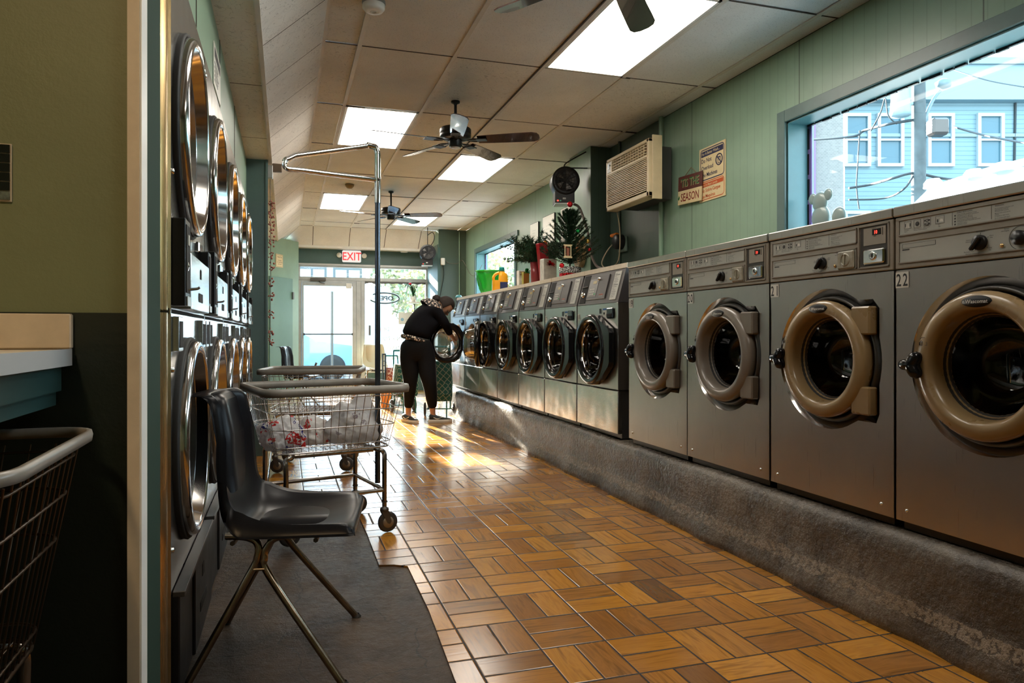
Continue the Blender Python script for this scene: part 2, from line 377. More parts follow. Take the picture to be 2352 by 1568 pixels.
# left: partition facing the camera, dryer surround, pilaster, far wall, closet wall
b = B(); b.box(-3.4, -.318, YW, YW+.18, 1.095, 3.4); struct(b, 'wall_left', m_left)
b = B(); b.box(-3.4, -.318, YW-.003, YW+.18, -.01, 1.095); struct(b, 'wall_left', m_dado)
b = B(); b.box(-.32, -.3015, YW+.03, 1.985, -.01, CZ, 0); struct(b, 'wall_left', mat('matt_green_return', (.03, .055, .042), .85, spec=.1))
b = B(); b.box(-.326, -.302, YW-.02, YW+.0, .03, CZ, 0); b.box(-.3025, -.2985, YW-.016, YW+.05, .03, CZ, 1); struct(b, 'trim_2', [m_cream, m_white])
b = B(); b.box(-1.2, XD-.06, YW-.018, YW-.004, 0, .07); b.prism([(XD-.05, 0), (XD+.005, 0), (XD+.005, .05), (XD-.03, .09), (XD-.05, .06)], YW-.03, YW+.16, 'xz'); struct(b, 'baseboard_left', m_white)
b = B(); b.box(XD-.9, XD-.02, 2.05, 6.5, 2.135, 2.62); struct(b, 'wall_left', m_wall)
for y, z0, z1 in ((2.9, 2.14, 2.54), (4.1, 2.14, 2.54), (5.3, 2.14, 2.54)):
    pass
b = B(); b.box(XD-.9, XD-.85, 1.9, 6.5, 0, 2.62); struct(b, 'wall_left', m_dark)
b = B(); b.box(-.75, -.15, 6.5, 6.68, -.01, 2.60); b.box(-.165, -.145, 6.49, 6.51, -.01, 2.55, 0); struct(b, 'wall_left', m_pil)
b = B(); b.box(-.8, -.32, 6.68, 11.9, -.01, 2.62); struct(b, 'wall_left', m_wall)
P0 = Vector((-.33, 11.76, 0)); P1 = Vector((.21, 12.62, 0)); cw = (P1-P0); cl = cw.length; ca = math.atan2(cw.y, cw.x)
b = B(); b.box(0, cl, 0, .12, -.01, 2.60); struct(b, 'wall_left', m_wall, P0, (0, 0, ca))
b = B(); b.box(-.16, .21, 12.64, 13.3, -.01, 2.6); struct(b, 'wall_left', m_wall)
dr = b = B(); b.box(.14, .80, -.022, 0, .02, 1.96, 0, .004); o = b.obj('door_1', mat('closet_door_paint', (.11, .20, .155), .3, var=.1, vs=2), None, P0, (0, 0, ca)); o['kind'] = 'structure'
B().box(.77, .81, -.045, -.02, 1.62, 1.74, 0, .004).obj('hinge', m_darkmetal, o)
# storefront: header, lintel, side jamb
b = B(); b.box(.15, 2.53, 13.12, 13.32, 2.29, 2.60); struct(b, 'wall_front', m_teal)
b = B(); b.box(1.36, 2.53, 13.14, 13.3, -.01, .34); struct(b, 'wall_front', m_teal)
b = B(); b.box(1.36, 2.53, 13.12, 13.30, .34, .37); b.box(.15, 2.53, 13.10, 13.14, 2.262, 2.295); struct(b, 'trim_3', m_alu)
# window_1 transom, window_2 shop window
b = B()
for z0, z1 in ((2.235, 2.265), (2.0, 2.06)): b.box(.21, 2.52, 13.14, 13.22, z0, z1, 0, .004)
b.box(.21, .245, 13.14, 13.22, 2.06, 2.235); b.box(2.49, 2.52, 13.14, 13.22, 2.06, 2.235)
o = b.obj('window_1', m_alu); o['kind'] = 'structure'; B().box(.245, 2.49, 13.175, 13.183, 2.06, 2.235).obj('pane', m_pane, o)
b = B(); b.box(1.30, 1.37, 13.13, 13.23, 0, 2.0, 0, .004); b.box(2.48, 2.52, 13.13, 13.23, .37, 2.0); b.box(1.37, 2.48, 13.13, 13.23, .37, .41)
o = b.obj('window_2', m_alu); o['kind'] = 'structure'; B().box(1.37, 2.48, 13.17, 13.178, .41, 2.0).obj('pane', m_pane, o)
b = B(); b.prism([(1.37, 2.0)]+[(1.37+1.11*i/28, 1.975-(.018 if i % 4 < 2 else .006)) for i in range(29)]+[(2.48, 2.0)], 13.15, 13.155); b.obj('weather_strip', m_darkmetal, o)
# glass entrance door
b = B(); b.box(.215, .27, 13.13, 13.23, 0, 2.0, 0, .004); b.box(1.215, 1.30, 13.13, 13.23, 0, 2.0, 0, .004); b.box(.27, 1.215, 13.13, 13.23, 1.965, 2.0)
o = b.obj('door_2', m_alu); o['kind'] = 'structure'
b = B(); b.box(.272, .305, 13.11, 13.15, .02, 1.962, 0, .003); b.box(1.145, 1.213, 13.11, 13.15, .02, 1.962, 0, .003); b.box(.305, 1.145, 13.11, 13.15, 1.90, 1.962, 0, .003); b.box(.305, 1.145, 13.11, 13.15, .02, .22, 0, .003)
lf = b.obj('door_leaf', m_alu, o); B().box(.305, 1.145, 13.128, 13.134, .22, 1.90).obj('pane', m_pane, lf)
B().box(.30, 1.15, 13.07, 13.09, 1.03, 1.05).box(.30, .32, 13.07, 13.11, 1.02, 1.06).box(1.13, 1.15, 13.07, 13.11, 1.02, 1.06).obj('push_bar', m_darkmetal, lf)
b = B(); b.box(.42, .68, 13.05, 13.12, 1.985, 2.035, 0, .004); b.tube([(.56, 13.07, 1.985), (.58, 13.04, 1.95), (.66, 13.06, 1.935)], .009); b.obj('door_closer', m_darkmetal, o)
B().box(1.03, 1.13, 13.06, 13.11, 1.86, 1.95, 0, .004).obj('door_chime', m_white, o)
# right windows
def rwin(name, y0, y1, z0, z1, fr=.075):
    b = B()
    # casing on the wall face
    b.box(3.0, 3.02, y0, y0+fr, z0-fr, z1, 0, .003); b.box(3.0, 3.02, y1, y1+fr, z0-fr, z1+fr, 0, .003); b.box(3.001, 3.02, y0-fr, y1+.001, z1, z1+fr, 0, .003); b.box(2.985, 3.02, y0, y1+fr, z0-fr-.01, z0, 0, .003)
    # reveal
    b.box(3.02, 3.20, y1-.012, y1, z0, z1, 1); b.box(3.02, 3.20, y0, y0+.012, z0, z1, 1); b.box(3.02, 3.20, y0, y1, z1-.012, z1, 1); b.box(3.02, 3.20, y0, y1, z0, z0+.012, 1)
    # dark ragged glazing seal
    for k in range(int((y1-y0)/.07)):
        yy = y0+.02+k*.07; b.box(3.160, 3.175, yy, yy+random.uniform(.045, .072), z1-.020-.007*random.random(), z1-.012, 2)
    for k in range(int((z1-z0)/.16)):
        zz = z0+.02+k*.16; b.box(3.165, 3.174, y1-.022-.004*(k % 2), y1-.012, zz, zz+.13, 2); b.box(3.170, 3.175, y1-.045, y1-.012, zz, zz+.16, 3)
    o = b.obj(name, [m_frameT, m_jamb, m_black, mat('purple_paint', (.25, .16, .42), .5)]); o['kind'] = 'structure'
    B().box(3.176, 3.184, y0+.012, y1-.012, z0+.012, z1-.012).obj('pane', m_pane, o); return o
rwin('window_3', .95, 3.775, 1.40, 2.385); rwin('window_4', 9.30, 11.48, 1.40, 2.385)
# back of the room behind the camera
b = B(); b.box(-3.4, 3.22, -3.1, -3, -.01, 3.4); struct(b, 'wall_back', m_left)
b = B(); b.box(-3.5, -3.4, -3, YW, -.01, 3.4); struct(b, 'wall_left', m_left)
b = B(); b.box(-3.5, .4, -3.1, YW, 3.2, 3.3); struct(b, 'ceiling', m_ceilA)
b = B(); b.box(.2, .4, -3.1, 1.6, CZ, 3.3); struct(b, 'wall_left', m_left)
# ceilings: flat tiles, soffit on the left, slopes
LX = [.221, .443, 1.053, 1.663, 2.273, 2.883, 3.03]
def RY(k): return 4.565+1.2256*(k-1)
PAN = {(4, 0), (2, 2), (4, 3), (2, 5), (4, 6), (2, -1), (4, -3)}
WORM = {(3, 1), (3, 2), (2, 4), (5, 1), (1, 0), (1, -1), (1, 1), (1, 2), (1, 3)}
ba = B(); bb = B(); bg = B()
for k in range(-6, 8):
    y0, y1 = RY(k), RY(k+1) if k < 7 else 12.42
    y0 = max(y0, -3)
    if y1 <= y0: continue
    for c in range(6):
        x0, x1 = LX[c], LX[c+1]
        if (c+1, k) in PAN: continue
        sag = random.uniform(0, .006)
        (bb if (c == 0 or (c+1, k) in WORM) else ba).box(x0+.008, x1-.008, y0+.006, y1-.006, CZ+.002+sag, CZ+.02+sag)
    bg.box(.22, 3.03, y0-.004, y0+.004, CZ+.0005, CZ+.004, 1)
    for c in range(1, 6): bg.box(LX[c]-.02, LX[c]+random.choice((.16, .05, .1)), y0-.006, y0+.006, CZ-.004, CZ+.002, 1) if (c*3+k) % 4 == 1 else None
for c, x in enumerate(LX[:-1]): bg.box(x-.013, x+.013, -3, 12.42, CZ-.004, CZ+.003, 0)
bg.box(LX[3]-.02, LX[3]-.012, -3, 12.42, CZ-.008, CZ, 1)
struct(ba, 'ceiling', m_ceilA); struct(bb, 'ceiling', m_ceilB); struct(bg, 'trim_4', [m_grid, m_gap])
b = B(); b.box(-.4, 3.22, -3.1, 13.3, 3.28, 3.38); b.box(3.03, 3.22, -3, 12.3, CZ, 3.3); struct(b, 'ceiling', m_dim)
# soffit: flat strip and slope, per tile with seams
bs = B(); bs2 = B(); bg = B()
for k in range(-6, 8):
    y0, y1 = max(RY(k), -3), min(RY(k+1), 12.7)
    if y1 <= y0: continue
    bs.add([(-.34, y0+.005, 2.545), (-.125, y0+.005, 2.545), (-.125, y1-.005, 2.545), (-.34, y1-.005, 2.545)], [(0, 1, 2, 3)])
    for q in (0, .5):
        a0 = y0+(y1-y0)*q; a1 = y0+(y1-y0)*(q+.5)
        bs.add([(-.118, a0+.004, 2.55), (.221, a0+.004, CZ), (.221, a1-.004, CZ), (-.118, a1-.004, 2.55)], [(0, 1, 2, 3)])
bs2.add([(-.4, -3, 2.56), (-.12, -3, 2.56), (-.12, 12.75, 2.56), (-.4, 12.75, 2.56), (.221, -3, CZ+.012), (.221, 12.75, CZ+.012)], [(0, 1, 2, 3), (1, 4, 5, 2)])
struct(bs, 'ceiling', m_ceilB); struct(bs2, 'ceiling', m_gap)
b = B(); b.box(-.135, -.112, -3, 12.6, 2.538, 2.552); struct(b, 'trim_5', m_grid)
# front bulkhead slope with seams
b = B(); xs = [-.14, .443, 1.053, 1.663, 2.273, 2.54]
for i in range(5):
    x0 = max(xs[i], .22) if i else .22
    b.add([(x0+.005 if i else .225, 12.42, CZ), (xs[i+1]-.005, 12.42, CZ), (xs[i+1]-.005, 12.78, 2.56), ((x0+.005) if i else -.1, 12.78, 2.56)], [(0, 1, 2, 3)])
struct(b, 'ceiling', m_ceilA)
b = B(); b.add([(-.15, 12.43, CZ+.01), (2.6, 12.43, CZ+.01), (2.6, 12.8, 2.56), (-.15, 12.8, 2.56)], [(0, 1, 2, 3)]); b.box(-.15, 2.6, 12.78, 13.3, 2.56, 2.60); struct(b, 'ceiling', m_gap)
b = B(); b.box(-.12, 2.53, 12.76, 12.80, 2.535, 2.575); b.box(-.1, 2.53, 12.8, 13.12, 2.553, 2.56); struct(b, 'trim_6', m_white)
# ================================================================== ceiling lights
def light_panel(c, k, label):
    x0, x1 = LX[c-1]+.014, LX[c]-.014; y0, y1 = RY(k)+.01, RY(k+1)-.01
    t = thing('ceiling_light', label, 'ceiling light', ((x0+x1)/2, (y0+y1)/2, CZ), 0, 'recessed ceiling light panels')
    w, h = (x1-x0)/2, (y1-y0)/2
    b = B()
    for a in ((-w, -w+.018, -h, h), (w-.018, w, -h, h), (-w, w, -h, -h+.018), (-w, w, h-.018, h)): b.box(*a, -.003, .012)
    b.box(-w, w, -h, h, .06, .09); b.obj('frame', m_white, t)
    e = NT('light_diffuser') if 'light_diffuser' not in MC else None
    if e:
        v = e.coords(); sp = e.n('SeparateXYZ'); e.l(v, sp.inputs[0])
        q = e.math('ABSOLUTE', e.math('SUBTRACT', e.math('ABSOLUTE', sp.outputs[0]), .14)); q = e.math('MULTIPLY', e.math('SUBTRACT', 1, e.math('MULTIPLY', q, 1.6)), LIGHT_E)
        e.set(col=(.8, .8, .8)); e.b.inputs['Emission Color'].default_value = (1, .93, .82, 1); e.l(q, e.b.inputs['Emission Strength']); MC['light_diffuser'] = e.m
    B().box(-w+.018, w-.018, -h+.018, h-.018, .002, .008).obj('diffuser', MC['light_diffuser'], t)
light_panel(4, 0, 'large lit ceiling panel nearest the camera with a fan blade across it')
light_panel(2, 2, 'lit ceiling panel behind the chrome clothes hanger loop')
light_panel(4, 3, 'lit ceiling panel just beyond and right of the nearer hanging fan')
light_panel(2, 5, 'lit ceiling panel beside the small brown ceiling detector')
light_panel(4, 6, 'farthest lit ceiling panel behind the blades of the far fan')
light_panel(2, -1, 'lit ceiling panel above the foreground'); light_panel(4, -3, 'lit ceiling panel above the near washers')

# unseen warm lamp behind the camera, put in to light the left wall
t = thing('unseen_lamp', 'unseen warm ceiling lamp put in behind the camera', 'ceiling light', (-.9, -.9, 3.2))
B().lathe([(.001, -.01), (.16, -.01), (.17, -.03), (.17, .0)], (0, 0, 0), 'z', 28).obj('fitting', m_cream, t)
wl_ = bpy.data.lights.new('warm_lamp', 'AREA'); wl_.shape = 'DISK'; wl_.size = .3; wl_.energy = 46; wl_.color = (1, .68, .36); wo = obj('warm_lamp', wl_, t, (0, 0, -.04))
# ================================================================== WASHERS
PB = .352; H1 = 1.153
def drum(b, cx, cz, r, y0, y1):
    b.lathe([(r, y0), (r, y1), (.02, y1+.03)], (cx, 0, cz), 'y', 36, 0)
    for k in range(3):
        a = k*2.09+.4; b.box(cx+math.cos(a)*r*.9-.02, cx+math.cos(a)*r*.9+.02, y0+.03, y1, cz+math.sin(a)*r*.9-.02, cz+math.sin(a)*r*.9+.02, 0, .008)
def seven_front(b, body_z0, body_z1, w, depth, cx, cz, rad, lip, m_body=0, m_floor=1):
    inn = b.hole_plate(0, w, body_z0, body_z1, cx, cz, rad, 0, 60, m_body, lip=lip)
    return inn
def beige_front_washer(ringm, timer):
    t = thing('front_load_washer', 'x', 'washing machine'); w = .694; cx, cz = .352, .596; zb = .925
    R0 = .284
    def rad(a):
        a = (a+PI) % (2*PI)-PI; c, s_ = math.cos(a), abs(math.sin(a))
        if c <= 0: return R0
        return max(R0, min(.272/max(c, 1e-6), .232/max(s_, 1e-6)) if c > .3 else R0)
    b = B(); inn = b.hole_plate(0, w, .03, zb, cx, cz, rad, 0, 60, 0, lipm=2, lip=.03, ls=.905)
    for x0, x1, y0, y1, z0, z1 in ((0, .004, 0, .75, .03, zb), (w-.004, w, 0, .75, .03, zb), (0, w, .745, .75, .03, H1)): b.box(x0, x1, y0, y1, z0, z1)
    b.box(.02, w-.02, .02, .7, 0, .03, 1)
    b.box(0, w, .02, .75, zb, H1-.04, 1)
    n = len(inn)
    b.add([(p, .030, q) for p, q in inn]+[(cx+.2*math.cos(math.atan2(q-cz, p-cx)), .05, cz+.2*math.sin(math.atan2(q-cz, p-cx))) for p, q in inn], [(i, (i+1) % n, n+(i+1) % n, n+i) for i in range(n)], 1, True)
    b.obj('cabinet', [m_steel, m_drum, m_mirror], t)
    b = B(); drum(b, cx, cz, .20, .07, .45); b.obj('drum', m_drum, t)
    b = B(); b.box(-.001, w+.001, -.012, .75, H1-.036, H1, 0, .004); b.obj('top_panel', m_steel, t)
    # bellows visible around the ring
    b = B(); b.lathe([(.256, .03), (.253, .010), (.247, .004), (.240, .010), (.235, .03)], (cx, 0, cz), 'y', 48); b.obj('door_seal', m_darkmetal, t)
    # door ring with hinge blocks
    b = B(); b.lathe([(.222, .03), (.234, .0), (.237, -.018), (.233, -.030), (.224, -.038), (.205, -.044), (.190, -.043), (.180, -.036), (.174, -.020), (.168, .02), (.155, .035)], (cx, 0, cz), 'y', 56)
    for s_ in (1, -1):
        z0, z1 = sorted((cz+s_*.098, cz+s_*.205)); b.box(cx+.158, cx+.252, -.028, .015, z0, z1, 0, .006)
    d = b.obj('door_ring', ringm, t)
    b = B(); b.lathe([(.169, .014), (.164, .026), (.156, .031), (.155, .05)], (cx, 0, cz), 'y', 48); b.obj('glass_gasket', m_rubber, d)
    b = B(); b.lathe([(.157, .03), (.150, .05), (.140, .10), (.115, .15), (.06, .175), (.001, .18)], (cx, 0, cz), 'y', 48); b.obj('porthole', m_glassdark, d)
    b = B(); b.lathe([(1, -.0), (.94, -.004), (.001, -.005)], (cx+.0, -.0425, cz+.203), 'y', 32, 0, True, rz=.36)
    b.v = [Vector((cx+(v.x-cx)*.052, v.y, cz+.203+(v.z-cz-.203)*.052)) for v in b.v]
    b.text('Wascomat', .0165, cx+.004, cz+.1975, -.0485, 1, 'C', 1.05); b.text('#', .013, cx-.041, cz+.1985, -.0485, 1, 'C'); b.obj('badge', [mat('badge_black', (.008, .010, .011), .5, spec=.2), m_sticker], d)
    # three-lobed handle on the left
    b = B(); hx, hz = cx-.228, cz-.005
    pts = []
    for k in range(36):
        a = 2*PI*k/36; r = .036+.013*math.cos(3*(a-PI)); pts.append((hx+r*math.cos(a)*1.0, hz+r*math.sin(a)*1.05))
    rings = [[(hx+(p-hx)*s_, y, hz+(q-hz)*s_) for p, q in pts] for s_, y in ((.6, .0), (.95, -.045), (1, -.055), (.9, -.072), (.6, -.08), (.05, -.082))]
    b.loft(rings, 0, True); b.obj('handle', m_blackg, d)
    # lock icons
    b = B()
    for k, x in enumerate((cx-.205, cx-.186)):
        z = cz+.062; y = -.0428
        for q in ((x-.006, x+.006, z, z+.001), (x-.006, x+.006, z+.010, z+.011), (x-.006, x-.005, z, z+.011), (x+.005, x+.006, z, z+.011)): b.box(q[0], q[1], y-.0008, y+.003, q[2], q[3])
        b.tube([(x+.004*math.cos(a)+(.002 if k == 0 else 0), y, z+.011+.005*math.sin(a)) for a in [PI*i/6 for i in range(7)]], .0007, 4)
    b.tube([(cx-.1955+.011*math.cos(a), -.043, cz+.083+.007*math.sin(a)) for a in [PI*i/8 for i in range(9)]], .0008, 4); b.obj('lock_icons', m_ink, d)
    # screws
    for x in (.05, w-.06):
        b = B(); b.lathe([(.007, 0), (.006, -.004), (.001, -.005)], (x, 0, .07), 'y', 10); b.obj('screw', m_chrome, t)
    # control panel
    b = B(); z0, z1 = zb+.004, H1-.038; b.box(.002, w-.002, -.004, .04, z0, z1, 0, .003)
    def fr(x0, x1, a, c, y=-.009):
        for q in ((x0, x1, a, a+.004), (x0, x1, c-.004, c), (x0, x0+.004, a, c), (x1-.004, x1, a, c)): b.box(q[0], q[1], y, -.003, q[2], q[3], 0)
    fr(.02, .52, 1.046, 1.104); fr(.02, .52, .948, 1.028); fr(.53, .675, .945, 1.106)
    b.box(.537, .668, -.0045, -.003, .952, 1.100, 1)
    cp = b.obj('control_panel', [m_panel, mat('coin_recess', (.05, .045, .04), .5)], t)
    b = B(); b.box(.025, .515, -.0055, -.0035, 1.050, 1.100); b.box(.025, .515, -.0055, -.0035, .952, 1.024)
    y = -.0062
    for k, x in enumerate((.045, .085, .125, .172)):     # pictogram boxes
        W_ = .028 if k < 3 else .034; z0_, z1_ = 1.068, 1.094
        for q in ((x, x+W_, z0_, z0_+.0006), (x, x+W_, z1_-.0006, z1_), (x, x+.0006, z0_, z1_), (x+W_-.0006, x+W_, z0_, z1_)): b.box(q[0], q[1], y, y+.001, q[2], q[3], 1)
        xc = x+W_/2; zc = 1.080
        if k == 0:
            for s_ in (-1, 1): b.add([(xc+s_*.002, y, zc-.009), (xc+s_*.0055, y, zc-.009), (xc+s_*.004, y, zc+.006), (xc+s_*.001, y, zc+.009)], [(0, 1, 2, 3)], 2)
            for s_ in (-1, 1): b.box(xc+s_*.010-.0012, xc+s_*.010+.0012, y, y+.001, zc-.005, zc+.006, 1)
        if k == 1: b.lathe([(.008, y), (.001, y-.001)], (xc, 0, zc), 'y', 16, 1)
        if k == 2:
            for s_ in (-1, 1):
                for u in (-.009, .009): b.lathe([(.003, y), (.0005, y-.0005)], (xc+u, 0, zc+s_*.006), 'y', 10, 1)
                b.box(xc-.0055, xc+.0055, y, y+.001, zc+s_*.006-.004, zc+s_*.006+.004, 1); b.box(xc-.003, xc+.003, y-.0004, y, zc+s_*.006-.0012, zc+s_*.006+.0012, 2)
        if k == 3:
            b.add([(xc-.002, y, zc-.006), (xc+.002, y, zc+.004), (xc+.011, y, zc+.002), (xc+.013, y, zc-.007)], [(0, 1, 2, 3)], 2); b.box(xc-.011, xc-.007, y, y+.001, zc-.007, zc+.003, 1)
    for x, s in ((.045, 'Sort Fabrics'), (.084, 'Select Temperature'), (.124, 'Add all Supplies'), (.183, 'Pay')): b.text(s, .0042, x, 1.062, y, 1); 
    for x, s in ((.045, 'Separar'), (.084, 'Seleccione Temperatura'), (.124, 'Agregue'), (.183, 'Pagar')): b.text(s, .0042, x, 1.057, y, 1)
    b.box(.235, .2358, y, y+.001, 1.054, 1.098, 1); b.box(.372, .3728, y, y+.001, 1.054, 1.098, 1)
    b.text('SUPPLY BOX GUIDE', .0062, .253, 1.091, y, 1); b.text('WARNING', .0062, .384, 1.091, y, 1)
    L4 = (('Liquid or Powder detergent for Prewash', 'Detergente en polvo / liquido para prelavado'), ('Powder detergent for Mainwash', 'Detergente en polvo para lavado'), ('Liquid detergent or Bleach for Mainwash', 'Detergente en liquido / blanqueador para lavado'), ('Liquid fabric softener', 'Suavizante en liquido'))
    for k, (p, q) in enumerate(L4):
        z = 1.083-k*.0095; b.lathe([(.003, y), (.0005, y-.0006)], (.246, 0, z+.0015), 'y', 12, 1); b.text(p, .0042, .254, z+.002, y, 1); b.text(q, .0042, .254, z-.0022, y, 1)
    WL = ('Do not attempt to open door until', 'signal lamp has turned off', 'No intente abrir la puerta', 'Machine must not be used by', 'children', 'La maquina no debe usarse', 'Do not use flammable liquids', 'No use liquidos inflamables')
    for k, s in enumerate(WL): b.text(s, .0042, .384, 1.083-k*.0043-(.002 if k > 2 else 0)-(.002 if k > 5 else 0), y, 1)
    for q in ((.036, .172, 1.0, 1.0007), (.036, .172, 1.0145, 1.0152), (.036, .0367, 1.0, 1.0152), (.1713, .172, 1.0, 1.0152)): b.box(q[0], q[1], y, y+.001, q[2], q[3], 1)
    b.box(.036, .066, y, y+.001, .993, .997, 1)
    kx, kz = .336, .986
    for a, s, al in ((90, 'Hot / Caliente', 'C'), (30, 'Warm', 'L'), (-38, 'Cold', 'L'), (160, 'Delicate', 'R'), (-130, 'Permanent Press', 'R')):
        c, q = math.cos(R(a)), math.sin(R(a)); b.tube([(kx+c*.026, y, kz+q*.026), (kx+c*.031, y, kz+q*.031)], .0006, 4, 1)
        b.text(s, .0052, kx+c*.035, kz+q*.034-.001, y, 1, al)
    b.text('Tibia', .0052, kx+.031, kz+.010, y, 1); b.text('Fria', .0052, kx+.028, kz-.028, y, 1); b.text('Delicado', .0052, kx-.033, kz+.005, y, 1, 'R'); b.text('Planchado permanente', .0052, kx-.004, kz-.034, y, 1, 'R')
    b.lathe([(.036, y), (.0352, y-.0005), (.0344, y)], (.465, 0, .985), 'y', 32, 1)
    b.text('Extract', .0052, .43, 1.016, y, 1, 'R'); b.text('centrifugado', .0052, .43, 1.010, y, 1, 'R')
    b.obj('label_panel', [m_label, m_ink, m_sticker], cp)
    b = B(); b.lathe([(.024, -.006), (.024, -.016), (.022, -.020), (.001, -.021)], (kx, 0, kz), 'y', 28)
    T = Matrix.Translation((kx, 0, kz)) @ Matrix.Rotation(R(-50), 4, 'Y'); b.T = T; b.box(-.030, .022, -.034, -.018, -.0065, .0065, 0, .004); b.T = None
    b.obj('dial', m_black, cp)
    b = B(); b.lathe([(.006, -.006), (.006, -.010), (.003, -.012), (.001, -.012)], (.408, 0, .968), 'y', 14); b.obj('lock', m_brass_glint, cp)
    tm = mat('worn_clear_cover', (.34, .31, .24), .2, coat=.5, var=.25, vs=30)
    b = B()
    if timer == 'cover': b.box(.425, .513, -.016, -.005, .95, 1.022, 0, .006); b.lathe([(.026, -.016), (.022, -.021), (.018, -.016)], (.469, 0, .986), 'y', 28); b.box(.467, .471, -.021, -.016, .965, 1.005)
    else: b.lathe([(.022, -.006), (.022, -.02), (.001, -.021)], (.465, 0, .985), 'y', 28)
    b.obj('timer_cover' if timer == 'cover' else 'timer_dial', tm if timer == 'cover' else m_black, cp)
    b = B(); b.box(.555, .660, -.007, -.004, 1.03, 1.095, 0); b.box(.556, .657, -.014, -.004, .958, 1.015, 1, .006); b.lathe([(.017, -.014), (.014, -.020), (.010, -.018), (.001, -.018)], (.607, 0, .988), 'y', 24, 1); b.box(.6055, .6085, -.0195, -.018, .981, .995, 2)
    b.box(.598, .638, -.0085, -.006, 1.066, 1.088, 2); b.text('10', .019, .606, 1.0695, -.0092, 3, sx=.9); b.text('COINS TO', .0045, .595, 1.0895, -.0072, 2); b.text('START', .0045, .603, 1.060, -.0072, 2); b.box(.645, .6475, -.0075, -.006, 1.062, 1.09, 2)
    b.obj('coin_slot', [m_panel, m_chrome, m_blackg, m_red], cp)
    return t
def number_sticker(t, s, z, x=.003, h=.056, two=True):
    b = B(); n = len(s); w = h*.5
    b.box(x, x+w*n, -.0022, -.0008, z, z+h)
    for k, c in enumerate(s): b.text(c, h*1.12, x+w*(k+.5), z+h*.11, -.003, 1, 'C', .72)
    return b.obj('number_sticker', [m_sticker, m_ink], t)
RZR = -PI/2
proto_tan = beige_front_washer(m_tan, 'dial'); proto_tan2 = beige_front_washer(m_tan, 'cover'); proto_grey = beige_front_washer(m_grey, 'cover')
for o, s, y, lab, ci in ((proto_tan, '22', 2.040, 'nearest washing machine, numbered 22, with tan door ring cut by the right edge', 0), (proto_tan2, '21', 2.737, 'washing machine numbered 21 with a tan door ring and black handle', 0),
                     (proto_grey, '20', 3.44, 'washing machine numbered 20 with a greyish door ring', 0), (None, '19', 4.140, 'washing machine numbered 19, grey door ring, next to the dark-panelled machines', 0)):
    if o is None: o = copy_tree(proto_grey); [bpy.data.objects.remove(c) for c in list(o.children) if c.name.startswith('number_sticker')]
    o.location = (2.10, y, PB); o.rotation_euler = (0, 0, RZR); tag(o, lab, 'washing machine', 'beige-ringed washers on the concrete kerb'); number_sticker(o, s, .862)
b_lid = thing('box_lid', 'dark rimmed box lid lying behind the top of washer 20', 'tray', (2.82, 4.62, PB+H1+.002), RZR)  # lid of a box lying behind the washer top
B().prism([(0, 0), (.36, 0), (.33, .055), (.10, .06), (.03, .03)], 0, .012, 'xz').obj('flap', m_panel, b_lid); B().tube([(0, -.002, .004), (.03, -.002, .033), (.10, -.002, .063), (.33, -.002, .058), (.362, -.002, .004)], .003, 6).obj('rim', m_black, b_lid)
# ---- dark panelled washers
def black_door(parent, cx, cz, opened=None, arm=.30):
    """door ring, bowl and hinge plate; opened = swing angle in degrees about the right-hand hinge"""
    hx = cx+arm
    d = obj('door', None, parent, (hx, -.02, cz)); d.empty_display_size = .05
    x = -arm; b = B()
    b.lathe([(.215, .015), (.245, .01), (.252, -.012), (.246, -.035), (.232, -.045), (.205, -.040), (.19, -.022), (.182, .0), (.18, .02)], (x, 0, 0), 'y', 48)
    ring = b.obj('door_ring', m_blackg, parent); ring.parent = parent
    b = B(); pl = [(x+.10, -.235), (x+.16, -.205), (.0, -.10), (.02, -.08), (.02, .13), (.0, .15), (x+.16, .205), (x+.09, .24), (x+.17, .17), (x+.235, .08), (x+.24, 0), (x+.235, -.08), (x+.17, -.17)]
    b.add([(p, y, q) for y in (-.03, .008) for p, q in pl], [], 0)
    n = len(pl)
    # hinge plate as fan of quads between outer and inner outline
    out = [(x+.09, .242), (x+.17, .205), (0, .15), (.02, .12), (.02, -.08), (0, -.11), (x+.17, -.205), (x+.09, -.242)]; inn = [(x+.09, .225), (x+.15, .18), (x+.205, .12), (x+.235, .05), (x+.235, -.05), (x+.205, -.12), (x+.15, -.18), (x+.09, -.225)]
    b = B(); vs = [(p, -.03, q) for p, q in out]+[(p, -.034, q) for p, q in inn]+[(p, .01, q) for p, q in out]+[(p, .01, q) for p, q in inn]
    fs = []
    for i in range(7): fs += [(i, i+1, 8+i+1, 8+i), (16+i, 16+i+1, 24+i+1, 24+i), (i, i+1, 16+i+1, 16+i)]
    b.add(vs, fs); plate = b.obj('hinge_plate', m_blackg, parent)
    b = B(); b.lathe([(.183, -.012), (.180, -.006), (.179, .004)], (x, 0, 0), 'y', 48); tr = b.obj('trim_ring', m_chrome, parent)
    b = B(); b.lathe([(.18, .005), (.168, .04), (.155, .10), (.13, .128), (.08, .14), (.001, .142)], (x, 0, 0), 'y', 48); bowl = b.obj('glass_bowl', m_bowl if opened else m_glassdark, parent)
    bpy.data.objects.remove(d)
    for o in (ring, plate, tr, bowl):
        o.location = (hx, -.02, cz)
        if opened: o.rotation_euler = (0, 0, R(opened))
    return ring
